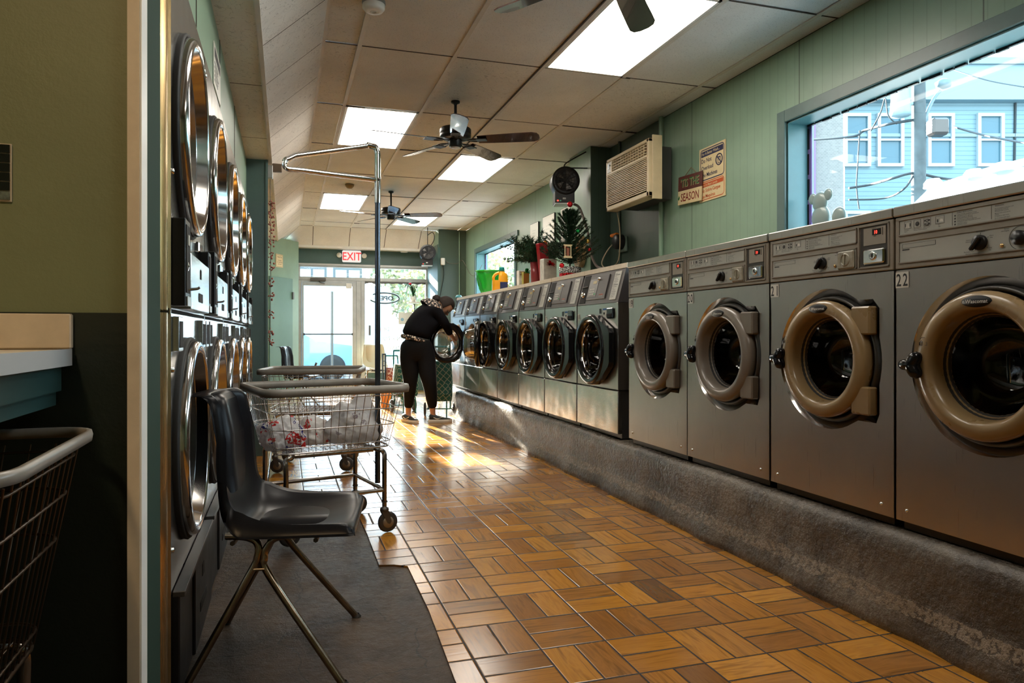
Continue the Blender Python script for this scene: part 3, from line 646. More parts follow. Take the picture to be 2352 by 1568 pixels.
def dark_panel_washer(opened=None, arm=.30, pad=True):
    t = thing('panelled_washer', 'x', 'washing machine'); w = .700; cx, cz = .335, .585; zb = .905; Rr = .232
    b = B(); inn = b.hole_plate(.002, w, .325, zb, cx, cz, lambda a: Rr, 0, 48, 0, lip=.03, ls=.92)
    for q in ((0.002, .006, 0, .67, .325, zb), (w-.004, w, 0, .67, .325, zb), (0, w, .665, .67, 0, H1)): b.box(*q)
    b.box(.01, w-.01, .03, .64, .0, .325, 2)
    n = len(inn); b.add([(p, .03, q) for p, q in inn]+[(cx+(p-cx)*.85, .05, cz+(q-cz)*.85) for p, q in inn], [(i, (i+1) % n, n+(i+1) % n, n+i) for i in range(n)], 1, True)
    b.box(w-.028, w, -.004, .0, .325, zb, 0, .001)
    b.obj('cabinet', [m_steel, m_drum, m_darkmetal], t)
    B().box(.004, w-.004, -.003, .03, .03, .318, 0, .004).obj('lower_panel', m_steelb, t)
    b = B(); drum(b, cx, cz, .19, .06, .45); b.obj('drum', m_drum, t)
    b = B(); b.prism([(.03, H1-.035), (.68, H1-.035), (.68, H1+.018), (.055, H1+.018), (.035, H1+.008)], 0, w, 'yz' if False else 'x') if False else None
    # top lid and sloping console (profile in y-z, extruded along x)
    def ext(prof, x0, x1, m=0): b.add([(x0, y, z) for y, z in prof]+[(x1, y, z) for y, z in prof], [tuple(range(len(prof))), tuple(range(len(prof), 2*len(prof)))[::-1]]+[(i, (i+1) % len(prof), len(prof)+(i+1) % len(prof), len(prof)+i) for i in range(len(prof))], m)
    b = B(); ext([(.058, H1-.015), (.062, H1+.018), (.68, H1+.018), (.68, H1-.015)], 0, w); b.obj('top_panel', m_cream, t)
    b = B(); ext([(0, zb+.003), (.062, H1-.016), (.67, H1-.016), (.67, zb+.003)], .008, w-.010); con = b.obj('console', m_charcoal, t)
    zt = H1-.016; L = math.hypot(.062, zt-zb); T = Matrix.Translation((0, 0, zb+.003)) @ Matrix.Rotation(-math.atan2(.062, zt-zb), 4, 'X')   # console face frame
    b = B(); b.T = T; b.box(.03, .135, -.003, .0, .012, L-.015, 0); b.box(.036, .13, -.0035, -.001, .02, L*.55, 0); b.box(.03, .135, -.012, -.002, L*.56, L*.58, 1); b.lathe([(.02, -.004), (.016, -.02), (.008, -.016), (.001, -.016)], (.085, 0, L*.32), 'y', 20, 2); b.obj('coin_slot', [m_dim, m_charcoal, m_chrome], con)
    b = B(); b.T = T; b.box(.15, .47, -.008, .0, .035, L-.028, 0, .003); b.box(.165, .315, -.0095, -.007, .055, L-.05, 1, .002); b.box(.225, .285, -.0108, -.009, L-.088, L-.066, 2)
    for i in range(3):
        for j in range(3): b.box(.195+.028*i, .213+.028*i, -.0112, -.009, .068+.019*j, .080+.019*j, 3, .001)
    b.box(.279, .297, -.0112, -.009, .068, .080, 4, .001)
    b.lathe([(.012, -.008), (.010, -.022), (.001, -.024)], (.318, 0, L-.055), 'y', 16, 5)
    b.text('SpeedQueen', .0135, .37, .062, -.0092, 6, 'L', .95); b.text('Commercial Laundry', .0075, .37, .052, -.0092, 3)
    b.obj('keypad_panel', [m_charcoal, mat('keypad_sheet', (.09, .085, .08), .3), mat('amber_display', (.30, .22, .06), .3), m_label, mat('green_key', (.02, .3, .09), .4), m_chrome, mat('orange_ink', (.6, .09, .02), .5)], con)
    b = B(); b.T = T; b.box(.55, .645, -.004, .0, .02, L-.02, 0)
    for k in range(15):
        z = L-.035-k*.0118; wd = .07 if k in (1, 7) else random.choice((.03, .045, .06)); b.box(.56, .56+wd, -.0048, -.003, z, z+(.004 if k in (1, 7) else .002), 1)
    b.obj('instruction_label', [m_label, m_ink], con)
    b = B(); b.box(.535, .635, -.014, 0, .80, .875, 0, .008); b.box(.545, .625, -.017, -.012, .81, .835, 1, .004); b.obj('dispenser_handle', [m_blackg, m_dim], t)
    b = B(); b.box(.40, .43, -.002, 0, .838, .872, 1); b.box(.46, .52, -.002, 0, .812, .872, 0); b.box(.46, .52, -.003, -.001, .860, .872, 2); b.box(.468, .490, -.003, -.001, .83, .845, 1); b.obj('caution_sticker', [m_sticker, m_ink, mat('blue_ink', (.03, .12, .35), .5)], t)
    black_door(t, cx, cz, opened, arm)
    return t
pw = dark_panel_washer(); spots = [4.990, 5.700, 6.405, 7.110]
labs = ('dark-panelled washer standing right beside the grey-ringed washer 19, door shut', 'dark-panelled washer with shut door, second in line from washer 19', 'dark-panelled washer with shut door, third in line from washer 19', 'dark-panelled washer with shut door, fourth from washer 19, next to the swung-open bowl')
G = 'dark-panelled steel washers on the concrete kerb'
allw = []
for i, (y, s, lab) in enumerate(zip((4.990, 5.697, 6.404, 7.111), ('18', '17', '16', '15'), labs)):
    o = pw if i == 0 else copy_tree(pw)
    if i: [bpy.data.objects.remove(c) for c in list(o.children) if c.name.startswith('number_sticker')]
    o.location = (2.10, y, PB); o.rotation_euler = (0, 0, RZR); tag(o, lab, 'washing machine', G); number_sticker(o, s, .80, .012, .045)
for y, s, op, arm, lab in ((7.818, '14', None, .30, 'dark-panelled washer half covered by the neighbouring open bowl door'), (8.525, '13', 163, .335, 'dark-panelled washer whose glass bowl door is swung wide open against its neighbour'), (9.232, '12', 112, .22, 'farthest dark-panelled washer, its round door opened by the person in black')):
    o = dark_panel_washer(op, arm); o.location = (2.10, y, PB); o.rotation_euler = (0, 0, RZR); tag(o, lab, 'washing machine', G); number_sticker(o, s, .80, .012, .045)
# ================================================================== DRYERS (left)
def stack_dryer():
    t = thing('stack_dryer', 'x', 'tumble dryer'); w = .846; cx = .335; cu, cl_ = 1.668, .722; RR = .318
    b = B(); b.hole_plate(0, w, 1.118, 2.13, cx, cu, lambda a: .25, 0, 40, 0, lip=.05, ls=.95); b.hole_plate(0, w, .34, 1.106, cx, cl_, lambda a: .25, 0, 40, 0, lip=.05, ls=.95)
    b.box(0, w, .004, .4, 1.104, 1.120, 1); b.box(0, .004, 0, .5, 0, 2.13); b.box(w-.004, w, 0, .5, 0, 2.13); b.box(0, w, .45, .5, 0, 2.13, 1); b.box(0, w, .02, .45, .0, .34, 1); b.box(0, w, .02, .45, 2.11, 2.13)
    b.obj('cabinet', [m_dsteel, m_dim], t)
    for x, z in ((.02, 2.06), (w-.02, 2.06), (.02, 1.5), (.02, .95), (w-.02, 1.9), (.02, .45)):
        b = B(); b.lathe([(.009, 0), (.008, -.005), (.001, -.007)], (x, 0, z), 'y', 10); b.obj('screw', m_chrome, t)
    for z, nm in ((cu, 'upper_door'), (cl_, 'lower_door')):
        b = B(); b.lathe([(RR*.99, 0), (RR, -.012), (RR*.985, -.018), (RR*.965, -.014), (RR*.96, 0)], (cx, 0, z), 'y', 56); d = b.obj(nm, m_rubber, t)
        b = B(); b.lathe([(RR*.955, -.006), (RR*.965, -.028), (RR*.945, -.040), (RR*.90, -.042), (RR*.875, -.034), (RR*.83, .01), (.212, .055), (.20, .06)], (cx, 0, z), 'y', 64); b.obj('door_ring', m_mirror, d)
        b = B(); b.lathe([(.205, .058), (.12, .068), (.001, .07)], (cx, 0, z), 'y', 40); b.obj('door_glass', m_blackg, d)
        b = B(); b.box(cx+RR*.93, cx+RR*.93+.075, -.018, 0, z-.14, z-.02 if nm == 'lower_door' else z-.27, 0, .004) if nm == 'lower_door' else b.box(cx+.20, cx+.30, -.016, 0, z-.335, z-.30, 0, .004); b.obj('hinge', m_chrome, d)
    # control strip: black boxes at both ends, silver coin plate between
    b = B(); b.box(.015, .115, -.035, 0, 1.128, 1.372, 0, .002); b.box(.024, .106, -.037, -.034, 1.165, 1.355, 1); b.box(.03, .10, -.039, -.036, 1.128, 1.155, 2)
    b.tube([(.065, -.035, 1.175), (.068, -.06, 1.178), (.066, -.065, 1.182)], .004, 6, 3); b.box(.05, .08, -.0385, -.036, 1.30, 1.33, 2); b.lathe([(.012, -.037), (.001, -.04)], (.06, 0, 1.24), 'y', 12, 3); b.obj('control_box', [m_black, m_dim, m_label, m_chrome], t)
    b = B(); b.box(.118, .62, -.038, 0, 1.122, 1.285, 0, .002); b.obj('coin_plate', m_dsteel, t)
    b = B(); b.box(.34, .375, -.0395, -.037, 1.225, 1.255); b.box(.30, .41, -.0395, -.037, 1.150, 1.178); b.obj('coin_slot', m_dim, t)
    b = B(); b.box(.64, .72, -.035, 0, 1.128, 1.345, 0, .002); b.box(.648, .712, -.037, -.034, 1.16, 1.33, 1); b.box(.645, .715, -.039, -.036, 1.128, 1.15, 2); b.obj('display_box', [m_black, m_dim, m_label], t)
    for x in (.02, .62, .745):
        b = B(); b.box(x, x+.085, -.018, 0, 1.0, 1.098, 0, .002); b.box(x+.012, x+.073, -.0195, -.0175, 1.01, 1.085, 1); b.obj('door_lock_plate', [m_dsteel, m_dim], t)
    b = B(); b.box(.02, .30, -.02, .02, .03, .325, 0, .004); b.box(.31, w-.02, -.028, .02, .03, .325, 0, .004); b.box(.02, w-.02, -.034, .0, .318, .334, 1, .002)
    b.box(.5, .55, -.030, -.027, .22, .26, 2); b.box(.44, .62, -.030, -.027, .12, .15, 2); b.obj('lint_drawer', [m_black, m_darkmetal, m_dim], t)
    return t
sd_ = stack_dryer(); pos = ['nearest', 'second', 'third', 'fourth', 'farthest']
for i in range(5):
    o = sd_ if i == 0 else copy_tree(sd_)
    o.location = (XD, 2.15+.862*i, 0); o.rotation_euler = (0, 0, PI/2)
    tag(o, 'double-stacked steel dryer, %s in the row along the left wall' % (pos[i]+(' one from the camera' if i in (1, 2, 3) else '')), 'tumble dryer', 'stacked dryers along the left wall')
# curved steel edge strip before the first dryer, gold reflection put in its colour
b = B()
for z0, z1 in ((0, 1.105), (1.112, 2.85)):
    b.loft([[(XD-.03+.034*math.sin(a), 1.985+.16*(a/PI), z) for a in [PI*i/8 for i in range(9)]] for z in (z0, z1)], 0, caps=False)
o = b.obj('trim_7', m_brass_glint); o['kind'] = 'structure'
# small warning sign and access panels on the wall over the dryers
b = B(); b.box(0, .34, -.004, 0, 0, .20); b.box(.03, .31, -.005, -.003, .14, .18, 1)
for k in range(5): b.box(.03, .18+.02*(k % 3), -.005, -.003, .03+.02*k, .036+.02*k, 1)
tag(b.obj('warning_sign', [m_sticker, m_ink], None, (XD-.018, 3.55, 2.20), (0, 0, PI/2)), 'small rectangular notice on the green band above the second dryer', 'sign')
b = B()
for y in (2.9, 3.9, 5.0): b.box(y, y+.006, XD-.021, XD-.017, 2.14, 2.54)
b.v = [Vector((v.y, v.x, v.z)) for v in b.v]; struct(b, 'trim_8', m_gap)
# ================================================================== CHAIRS
m_shell = mat('black_moulded_plastic', (.009, .009, .011), .30, var=.1, vs=6, spec=.12)
m_leg = mat('worn_chrome_leg', (.30, .24, .18), .22, 1, var=.3, vs=12)
def shell_chair(name, label, loc, rz, shellm, legs=True, group=None):
    t = thing(name, label, 'chair', loc, rz, group)
    cen = bez([(-.215, 0, .868), (-.205, 0, .86), (-.185, 0, .76), (-.163, 0, .64), (-.135, 0, .53), (-.09, 0, .462), (-.02, 0, .440), (.07, 0, .440), (.16, 0, .450), (.22, 0, .459), (.242, 0, .459), (.252, 0, .454), (.256, 0, .446)], 4)
    n = len(cen); rings = []; T_ = [-1.01]+[i/12-1 for i in range(25)]+[1.01]
    def width(k):
        f = k/(n-1); return .155+.06*min(1, f/.30) if f < .3 else .215+.02*min(1, (f-.3)/.25) if f < .8 else .235-.012*(f-.8)/.2
    for side in (0, 1):
        rr = []
        for k, c in enumerate(cen):
            f = k/(n-1); w = width(k); row = []
            if f < .06: w *= .80+.20*(f/.06)**.5
            back = max(0, 1-f/.42)
            for u in T_:
                e = min(1, abs(u))**3.2; x, z = c.x, c.z; sk = .024 if abs(u) > 1.005 else 0
                seat = max(0, min(1, (f-.28)/.15))*max(0, 1-max(0, f-.42)/.42)
                x += .055*e*max(0, min(1, (f)/.1))*min(1, back*1.8); z += .075*e*seat+.005*e*min(1, max(0, (f-.4)/.35))
                lip = .006*max(0, (min(1, abs(u))-.93)/.07); z -= lip*(1-back)*1.2; x -= lip*back*1.4
                if f < .05: x -= .022*(1-f/.05); z += -.003*u*u
                wq = 1-min(1, back*2.2); x -= sk*(1-wq)
                if sk: z = z*(1-wq)+.449*wq
                if f > .75 and back == 0: z = max(z, .445)
                row.append((x-(.0055*side)*(back > .2)*1.0, u*w, z-(.006*side)*(back <= .2)-(.003*side)))
            rr.append(row)
        rings.append(rr)
    b = B(); m_ = len(T_)
    for side in (0, 1): b.loft(rings[side], 0, caps=False)
    k0 = n*m_
    edge = [j for j in range(m_)]+[i*m_+m_-1 for i in range(1, n)]+[(n-1)*m_+j for j in range(m_-2, -1, -1)]+[i*m_ for i in range(n-2, 0, -1)]
    b.f += [(edge[i], edge[(i+1) % len(edge)], k0+edge[(i+1) % len(edge)], k0+edge[i]) for i in range(len(edge))]; b.m += [0]*len(edge); b.s += [True]*len(edge)
    b.obj('seat_shell', shellm, t)
    if legs:
        for s_ in (-1, 1):
            y = s_*.165; yf = s_*.262
            B().tube(bez([(-.14, y*.9, .430), (-.08, y, .430), (-.045, y*1.02, .412), (-.042, y*1.06, .372), (-.07, y*1.12, .31), (-.24, yf, .0)], 6), .0115, 10).obj('leg', m_leg, t)
            B().tube(bez([(.14, y*.9, .430), (.02, y, .427), (-.015, y*1.03, .398), (-.022, y*1.06, .365), (.0, y*1.12, .305), (.225, yf, .0)], 6), .0115, 10).obj('leg', m_leg, t)
            for x in (-.24, .225): B().lathe([(.001, -.008), (.017, -.006), (.016, .004), (.010, .012)], (x, yf, 0), 'z', 14).obj('glide', m_rubber, t)
            B().tube([(-.062, y*1.12, .335), (-.018, y*1.12, .335)], .005, 6).obj('brace', m_leg, t)
        B().tube([(-.12, -.16, .410), (-.12, .16, .410)], .008, 6).obj('crossbar', m_darkmetal, t); B().tube([(.13, -.16, .410), (.13, .16, .410)], .008, 6).obj('crossbar', m_darkmetal, t)
    return t
shell_chair('shell_chair', 'black moulded plastic chair with bent chrome legs in the foreground', (-.012, 2.50, -.008), R(-9.5), m_shell, True)
shell_chair('shell_chair', 'black moulded chair far off by the closet door, back to the wall', (.16, 10.6, 0), R(-20), m_shell, True)
shell_chair('shell_chair', 'cream moulded chair standing below the shop window beyond the hanger pole', (1.52, 12.55, 0), R(-75), mat('cream_moulded_plastic', (.62, .54, .36), .35), True)
# ================================================================== LAUNDRY CARTS
m_wire = mat('chrome_wire', (.55, .55, .55), .2, 1); m_bump = mat('grey_bumper', (.24, .22, .19), .35, var=.15, vs=9); m_tube = mat('cart_tube', (.36, .33, .30), .2, 1, var=.2)
m_wheel = mat('caster_rubber', (.03, .028, .026), .5); m_hub = mat('caster_hub', (.30, .26, .20), .4, .5)
def cart(label, loc, rz, rim=.765, W_=.75, D_=.64, pole=False, base=True, bumper=None, group='wire laundry carts'):
    t = thing('laundry_cart', label, 'laundry cart', loc, rz, group); hb = .455 if rim < .8 else .48
    def ring(z, g=0):
        f = (z-hb)/(rim-hb); w = (W_-.13+.13*f)/2-.018+g; d = (D_-.13+.13*f)/2-.018+g; return [(x, y, z) for x, y in rrect(-w, w, -d, d, .055+.02*f, 5)]
    b = B(); rg = ring(rim, .016); hk = 1 if rim < .8 else .5; prof = [(-.010*hk, -.022*hk), (-.013*hk, .0), (-.008*hk, .018*hk), (.008*hk, .018*hk), (.013*hk, 0), (.010*hk, -.022*hk)]
    P = [Vector(p) for p in rg]; k = len(P); rows = []
    for i in range(k):
        tn = (P[(i+1) % k]-P[i-1]).normalized(); no = Vector((tn.y, -tn.x, 0)); rows.append([P[i]+no*a+Vector((0, 0, c)) for a, c in prof])
    b.loft(rows, 0, True, loop=True); b.obj('bumper_rim', bumper or m_bump, t)
    b = B()
    for z, r in ((rim-.035, .0028), (rim-.105, .003), (rim-.19, .003), (hb+.03, .003), (hb, .0045)): b.tube(ring(z), r, 6, closed=True)
    def at(x, y, z):
        f = (z-hb)/(rim-hb); return (x*(W_-.13+.13*f-.036)/(W_-.036), y*(D_-.13+.13*f-.036)/(D_-.036), z)
    w, d = W_/2-.018, D_/2-.018; nx = 15; ny = 12
    for i in range(nx):
        x = -w+.05+(2*w-.1)*i/(nx-1)
        b.tube([at(x, -d, rim-.02), at(x, -d, hb), at(x, 0, hb-.002), at(x, d, hb), at(x, d, rim-.02)], .0019, 5)
    for i in range(ny):
        y = -d+.05+(2*d-.1)*i/(ny-1)
        b.tube([at(-w, y, rim-.02), at(-w, y, hb), at(0, y, hb-.002), at(w, y, hb), at(w, y, rim-.02)], .0019, 5)
    b.obj('wire_basket', m_wire if rim < .8 else mat('shaded_wire', (.09, .06, .04), .35, .9), t)  # left cart: wire colour darkened for the shade under the shelf
    bx, by = .255, .235
    b = B()
    for s_ in (-1, 1):
        b.tube(bez([(s_*bx, -by, .14), (s_*bx, -by, .36), (s_*bx, -by+.008, hb-.035), (s_*(bx-.03), -by+.03, hb-.016), (s_*(bx-.06), 0, hb-.016)], 5), .0125, 10)
        b.tube(bez([(s_*bx, by, .14), (s_*bx, by, .36), (s_*bx, by-.008, hb-.035), (s_*(bx-.03), by-.03, hb-.016), (s_*(bx-.06), 0, hb-.016)], 5), .0125, 10)
        b.tube([(s_*bx, -by, .225), (s_*bx, by, .225)], .011, 8)
    for y in (-by, by): b.tube([(-bx, y, .225), (bx, y, .225)], .011, 8); b.tube([(-bx+.05, y*.85, hb-.018), (bx-.05, y*.85, hb-.018)], .012, 8)
    b.obj('frame', m_tube, t)
    for sx in (-1, 1):
        for sy in (-1, 1):
            c = thing('x', None, None); nm = 'caster'
            bpy.data.objects.remove(c)
            b = B(); x, y = sx*bx, sy*by
            b.lathe([(.012, .19), (.012, .135), (.022, .13), (.024, .118), (.018, .112)], (x, y, 0), 'z', 14); b.lathe([(.016, .168), (.016, .160)], (x, y, 0), 'z', 12)
            for q in (-.017, .014): b.prism([(-.02, .115), (.02, .115), (.034, .06), (.026, .045), (.012, .05)], q, q+.003, 'xz'); 
            k_ = len(b.v)-24
            for i in range(len(b.v)-20, len(b.v)): b.v[i] = Vector((b.v[i].x+x, b.v[i].y+y, b.v[i].z))
            cs = b.obj('caster', m_darkmetal, t)
            b = B(); b.lathe([(.012, -.012), (.044, -.011), (.052, -.008), (.0545, 0), (.052, .008), (.044, .011), (.012, .012)], (x+.018, y, .0545), 'y', 24); b.lathe([(.001, -.0125), (.03, -.0125), (.03, .0125), (.001, .0125)], (x+.018, y, .0545), 'y', 20, 1); b.obj('wheel', [m_wheel, m_hub], cs)
    if pole:
        px, py = .262, -.115
        B().tube([(px, py, .24), (px, py, 1.80)], .0145, 12).obj('pole', mat('blue_grey_pole', (.10, .12, .15), .22, .9), t)
        b = B(); b.tube([(px, py, 1.76), (px, py, 1.90)], .0175, 12); b.tube([(px, py, 1.88), (px, py, 2.02)]+[(px-.02*(1-math.cos(a)), py, 2.02+.045*math.sin(a)) for a in [PI*i/10 for i in range(1, 5)]]+[(px-.06, py, 2.066)], .0165, 12)
        b.tube([(px-.045, py, 2.066)]+[(px-.10-(.40-.0)*f, py-.0, 2.050-.105*f) for f in (0, .5, .85)]+[(px-.475-.022*math.sin(a), py, 1.913+.026*math.cos(a)) for a in [PI*i/8 for i in range(0, 9)]]+[(px-.40, py, 1.889), (px-.2, py, 1.886), (px, py, 1.885)], .0135, 12)
        b.obj('hanger_loop', m_chrome, t)
        B().lathe([(.008, -.02), (.008, -.024), (.001, -.026)], (px, py, 1.885), 'y', 10).obj('bolt', m_darkmetal, t)
    return t
cart('laundry_cart with a tall pole and chrome hanger loop, plastic bags in its basket'.replace('laundry_cart', 'wire laundry cart'), (.195, 3.97, 0), R(13.5), pole=True)
cart('empty wire laundry cart behind the one with the hanger pole', (.215, 5.86, 0), R(-10))
cart('grey-rimmed wire laundry cart in the dark corner under the shelf', (-.735, 1.37, -.008), R(1), rim=.86, W_=.75, D_=.55)
# plastic bags
def mk_bag(name, c, p1, p2, th):
    t = NT(name); v = t.coords(); a = t.noise(v, 9, 2); b_ = t.noise(v, 13, 1); w = t.noise(v, 55, 3, .6)
    hf = t.math('GREATER_THAN', t.noise(v, 75, 1), .47); col = t.mix(t.math('MULTIPLY', t.math('GREATER_THAN', a, th), hf), c, p1); col = t.mix(t.math('MULTIPLY', t.math('GREATER_THAN', b_, th+.02), hf), col, p2)
    t.set(col=col, rough=.28); t.b.inputs['Subsurface Weight'].default_value = 0
    tl = t.n('BsdfTranslucent'); t.l(col, tl.inputs[0]); ms = t.n('MixShader'); ms.inputs[0].default_value = .45; t.l(t.b.outputs[0], ms.inputs[1]); t.l(tl.outputs[0], ms.inputs[2]); t.l(ms.outputs[0], t.out.inputs[0])
    t.bump(w, .5, .01); return t.m
def bag(label, loc, rz, sx, sy, sz, m, handles=1, seed=1, peak=.0):
    from mathutils import noise
    bm = bmesh.new(); bmesh.ops.create_icosphere(bm, subdivisions=5, radius=1)
    for v in bm.verts:
        p = v.co.copy(); n1 = noise.noise(p*1.4+Vector((seed, 0, 0))); n2 = noise.noise(p*3.3+Vector((0, seed, 0))); n3 = abs(noise.noise(p*6+Vector((0, 0, seed))))
        r = 1+.28*n1+.16*n2-.14*n3; q = p*r; z = max(-.62, q.z)
        if q.z > .3: z += peak*max(0, 1-2.2*math.hypot(q.x-.3, q.y))*1.0
        v.co = Vector((q.x*sx, q.y*sy, (z+.62)*sz))
    me = bpy.data.meshes.new('plastic_bag'); bm.to_mesh(me); bm.free(); me.polygons.foreach_set('use_smooth', [True]*len(me.polygons)); me.materials.append(m)
    o = obj('plastic_bag', me, None, loc, (0, 0, rz)); return tag(o, label, 'plastic bag', 'plastic bags in the laundry cart')
b1 = mk_bag('printed_bag_plastic', (.80, .80, .80), (.02, .03, .22), (.65, .03, .03), .56); b2 = mk_bag('plain_bag_plastic', (.75, .76, .78), (.75, .76, .78), (.30, .26, .30), .62)
b3 = mk_bag('red_lettered_bag_plastic', (.80, .79, .77), (.65, .03, .03), (.65, .05, .05), .58)
bag('white plastic bag with navy and red print lying at the left of the cart', (-.02, 3.86, .462), R(15), .12, .10, .10, b1, seed=3)
bag('small white bag with red print between the other two bags in the cart', (.13, 4.00, .462), R(60), .11, .10, .085, b3, seed=8)
bag('plain translucent white bag, tallest one at the right of the cart', (.36, 3.99, .462), R(10), .15, .13, .135, b2, seed=5, peak=.7)
# ================================================================== SHELF at the left
b = B(); b.box(-1.4, -.435, .2, YW-.02, 1.0, 1.017, 0); t = thing('wall_shelf', 'cream topped folding shelf with grey edge fixed at the left wall', 'shelf', (0, 0, 0)); b.obj('shelf_top', m_cream, t)
B().box(-.437, -.430, .2, YW-.02, .983, 1.018).obj('edge_strip', mat('pale_grey_edge', (.45, .46, .46), .35), t)
B().box(-1.4, -.45, .2, YW-.02, .93, .99).box(-.50, -.46, .2, YW-.02, .90, .95).obj('apron', mat('dark_teal_paint', (.02, .055, .055), .35), t)
B().box(-1.4, -.432, YW-.022, YW-.002, 1.018, 1.092, 0, .003).obj('backsplash', m_cream, t)
b = B(); b.box(-.74, -.545, YW-.006, YW-.001, 1.325, 1.445, 1)
rr = random.Random(4)
for j in range(6):
    for i in range(8):
        x1 = -.547-i*.024; z0 = 1.328+j*.0195; b.box(x1-.021, x1, YW-.010, YW-.005, z0, z0+.017*(1), 2 if rr.random() < .35 else 0)
tag(b.obj('mosaic_mirror_frame', [mat('black_mosaic_glass', (.01, .014, .014), .08), m_cream, mat('marbled_mosaic_glass', (.12, .15, .13), .1, var=.9, vs=40)]), 'dark mosaic tile frame on the green wall at the left edge', 'mosaic frame')
# ================================================================== PERSON
m_skin = mat('skin', (.45, .25, .16), .5); m_cloth = mat('black_cloth', (.006, .006, .008), .9, spec=.08); m_legg = mat('black_leggings', (.006, .006, .007), .8, spec=.12)
m_hair = mat('dark_brown_hair', (.014, .006, .004), .8, var=.4, vs=40, stretch=(1, 1, 6))
def mk_floral():
    t = NT('floral_band_cloth'); v = t.coords(); k = t.math('GREATER_THAN', t.noise(v, 42, 2, .5), .56); t.set(col=t.mix(k, (.012, .011, .012), (.62, .50, .42)), rough=.8); return t.m
pt = thing('person', 'person in black leggings and top bending into an open washer', 'person', (0, 0, 0))
V = {}
body_v = [((1.47, 8.45, .93), (.125, .12)), ((1.485, 8.46, 1.05), .11), ((1.55, 8.49, 1.17), .115), ((1.63, 8.52, 1.28), .12), ((1.71, 8.54, 1.36), .085), ((1.765, 8.55, 1.375), .05), ((1.81, 8.56, 1.385), .055),
          ((1.400, 8.46, .88), .095), ((1.405, 8.43, .66), .075), ((1.405, 8.40, .49), .055), ((1.395, 8.44, .33), .052), ((1.395, 8.50, .10), .034), ((1.395, 8.47, .045), .035), ((1.40, 8.38, .025), .03),
          ((1.565, 8.42, .88), .095), ((1.585, 8.37, .66), .078), ((1.61, 8.30, .49), .055), ((1.645, 8.33, .33), .052), ((1.665, 8.36, .10), .034), ((1.68, 8.35, .045), .035), ((1.78, 8.33, .025), .03),
          ((1.72, 8.40, 1.33), .055), ((1.83, 8.40, 1.16), .043), ((1.93, 8.56, 1.03), .034), ((1.98, 8.64, .99), .026),
          ((1.72, 8.70, 1.33), .055), ((1.84, 8.78, 1.16), .043), ((1.96, 8.82, 1.04), .034), ((2.03, 8.84, 1.00), .026)]
ed = [(0, 1), (1, 2), (2, 3), (3, 4), (4, 5), (5, 6), (0, 7), (7, 8), (8, 9), (9, 10), (10, 11), (11, 12), (12, 13), (0, 14), (14, 15), (15, 16), (16, 17), (17, 18), (18, 19), (19, 20), (3, 21), (21, 22), (22, 23), (23, 24), (3, 25), (25, 26), (26, 27), (27, 28)]
def hand(base, dirv, up):
    global body_v, ed
    D = Vector(dirv).normalized(); U = Vector(up).normalized(); L_ = D.cross(U).normalized(); i0 = len(body_v); p = Vector(body_v[base][0])
    body_v.append((tuple(p+D*.045), (.036, .016))); ed.append((base, i0))
    for k, (o_, ln) in enumerate(((-.028, .065), (-.010, .075), (.009, .07), (.027, .055))):
        a = p+D*.085+L_*o_; j = len(body_v); body_v += [(tuple(a), .010), (tuple(a+D*ln*.5-U*.008), .0085), (tuple(a+D*ln*.9-U*.028), .007)]; ed.extend([(i0, j), (j, j+1), (j+1, j+2)])
    j = len(body_v); a = p+D*.03-L_*.035; body_v += [(tuple(a), .011), (tuple(a+D*.03-L_*.02-U*.01), .009)]; ed.extend([(i0, j), (j, j+1)])
hand(24, (.5, .8, -.35), (0, .3, 1)); hand(28, (.9, .15, -.3), (0, .3, 1))
skin('body', body_v, ed, m_skin, pt, 2)
# head, looking down into the machine (face towards +x)
from mathutils import noise as mnoise
def head():
    bm = bmesh.new(); bmesh.ops.create_icosphere(bm, subdivisions=5, radius=1)
    for v in bm.verts:
        p = v.co.copy(); x, y, z = p                      # x = face forward, y = side, z = up
        q = Vector((x*.098, y*.074, z*.118))
        if z < 0: q.y *= 1+.25*z; q.x *= 1+.10*z
        if x > .2:
            q.x -= .006*max(0, 1-abs(z-.08)*5)*(1-abs(y)*.5)
            nz = math.exp(-((z+.12)/.17)**2-(y/.16)**2); q.x += .026*nz*(1-.5*(z > .1))
            q.x += .008*math.exp(-((z+.48)/.07)**2-(y/.3)**2); q.x -= .006*math.exp(-((z+.56)/.03)**2-(y/.28)**2)
            q.x += .010*math.exp(-((z+.82)/.14)**2-(y/.3)**2)
            for s_ in (-1, 1): q.x -= .010*math.exp(-((z-.06)/.12)**2-((y-s_*.36)/.17)**2)
        v.co = q
    me = bpy.data.meshes.new('head'); bm.to_mesh(me); bm.free(); me.polygons.foreach_set('use_smooth', [True]*len(me.polygons)); me.materials.append(m_skin); return me
hm = head(); HL = Vector((1.845, 8.53, 1.385)); HR = (0, R(66), R(-8))
hd = obj('head', hm, pt, HL, HR)
for s_ in (-1, 1):
    b = B(); b.lathe([(.001, -.004), (.014, -.003), (.018, .002), (.014, .006), (.001, .004)], (0, 0, 0), 'y', 16, rz=1.6); e = b.obj('ear', m_skin, hd, (-.005, s_*.074, -.005), (0, R(10), R(-20*s_)))
    b = B(); b.lathe([(.001, .0), (.010, .001), (.012, .006)], (0, 0, 0), 'x', 16); b.obj('eye', m_sticker, hd, (.079, s_*.03, .008))
b = B(); b.tube([(.094, -.045, .004), (.096, 0, .012), (.094, .045, .004)], .002, 6); b.tube([(.094, -.045, .004), (.0, -.077, .012)], .0018, 6)
for s_ in (-1, 1): b.tube([(.100, s_*.03+.022*math.cos(a), .002+.017*math.sin(a)) for a in [2*PI*i/16 for i in range(16)]], .0016, 6, closed=True)
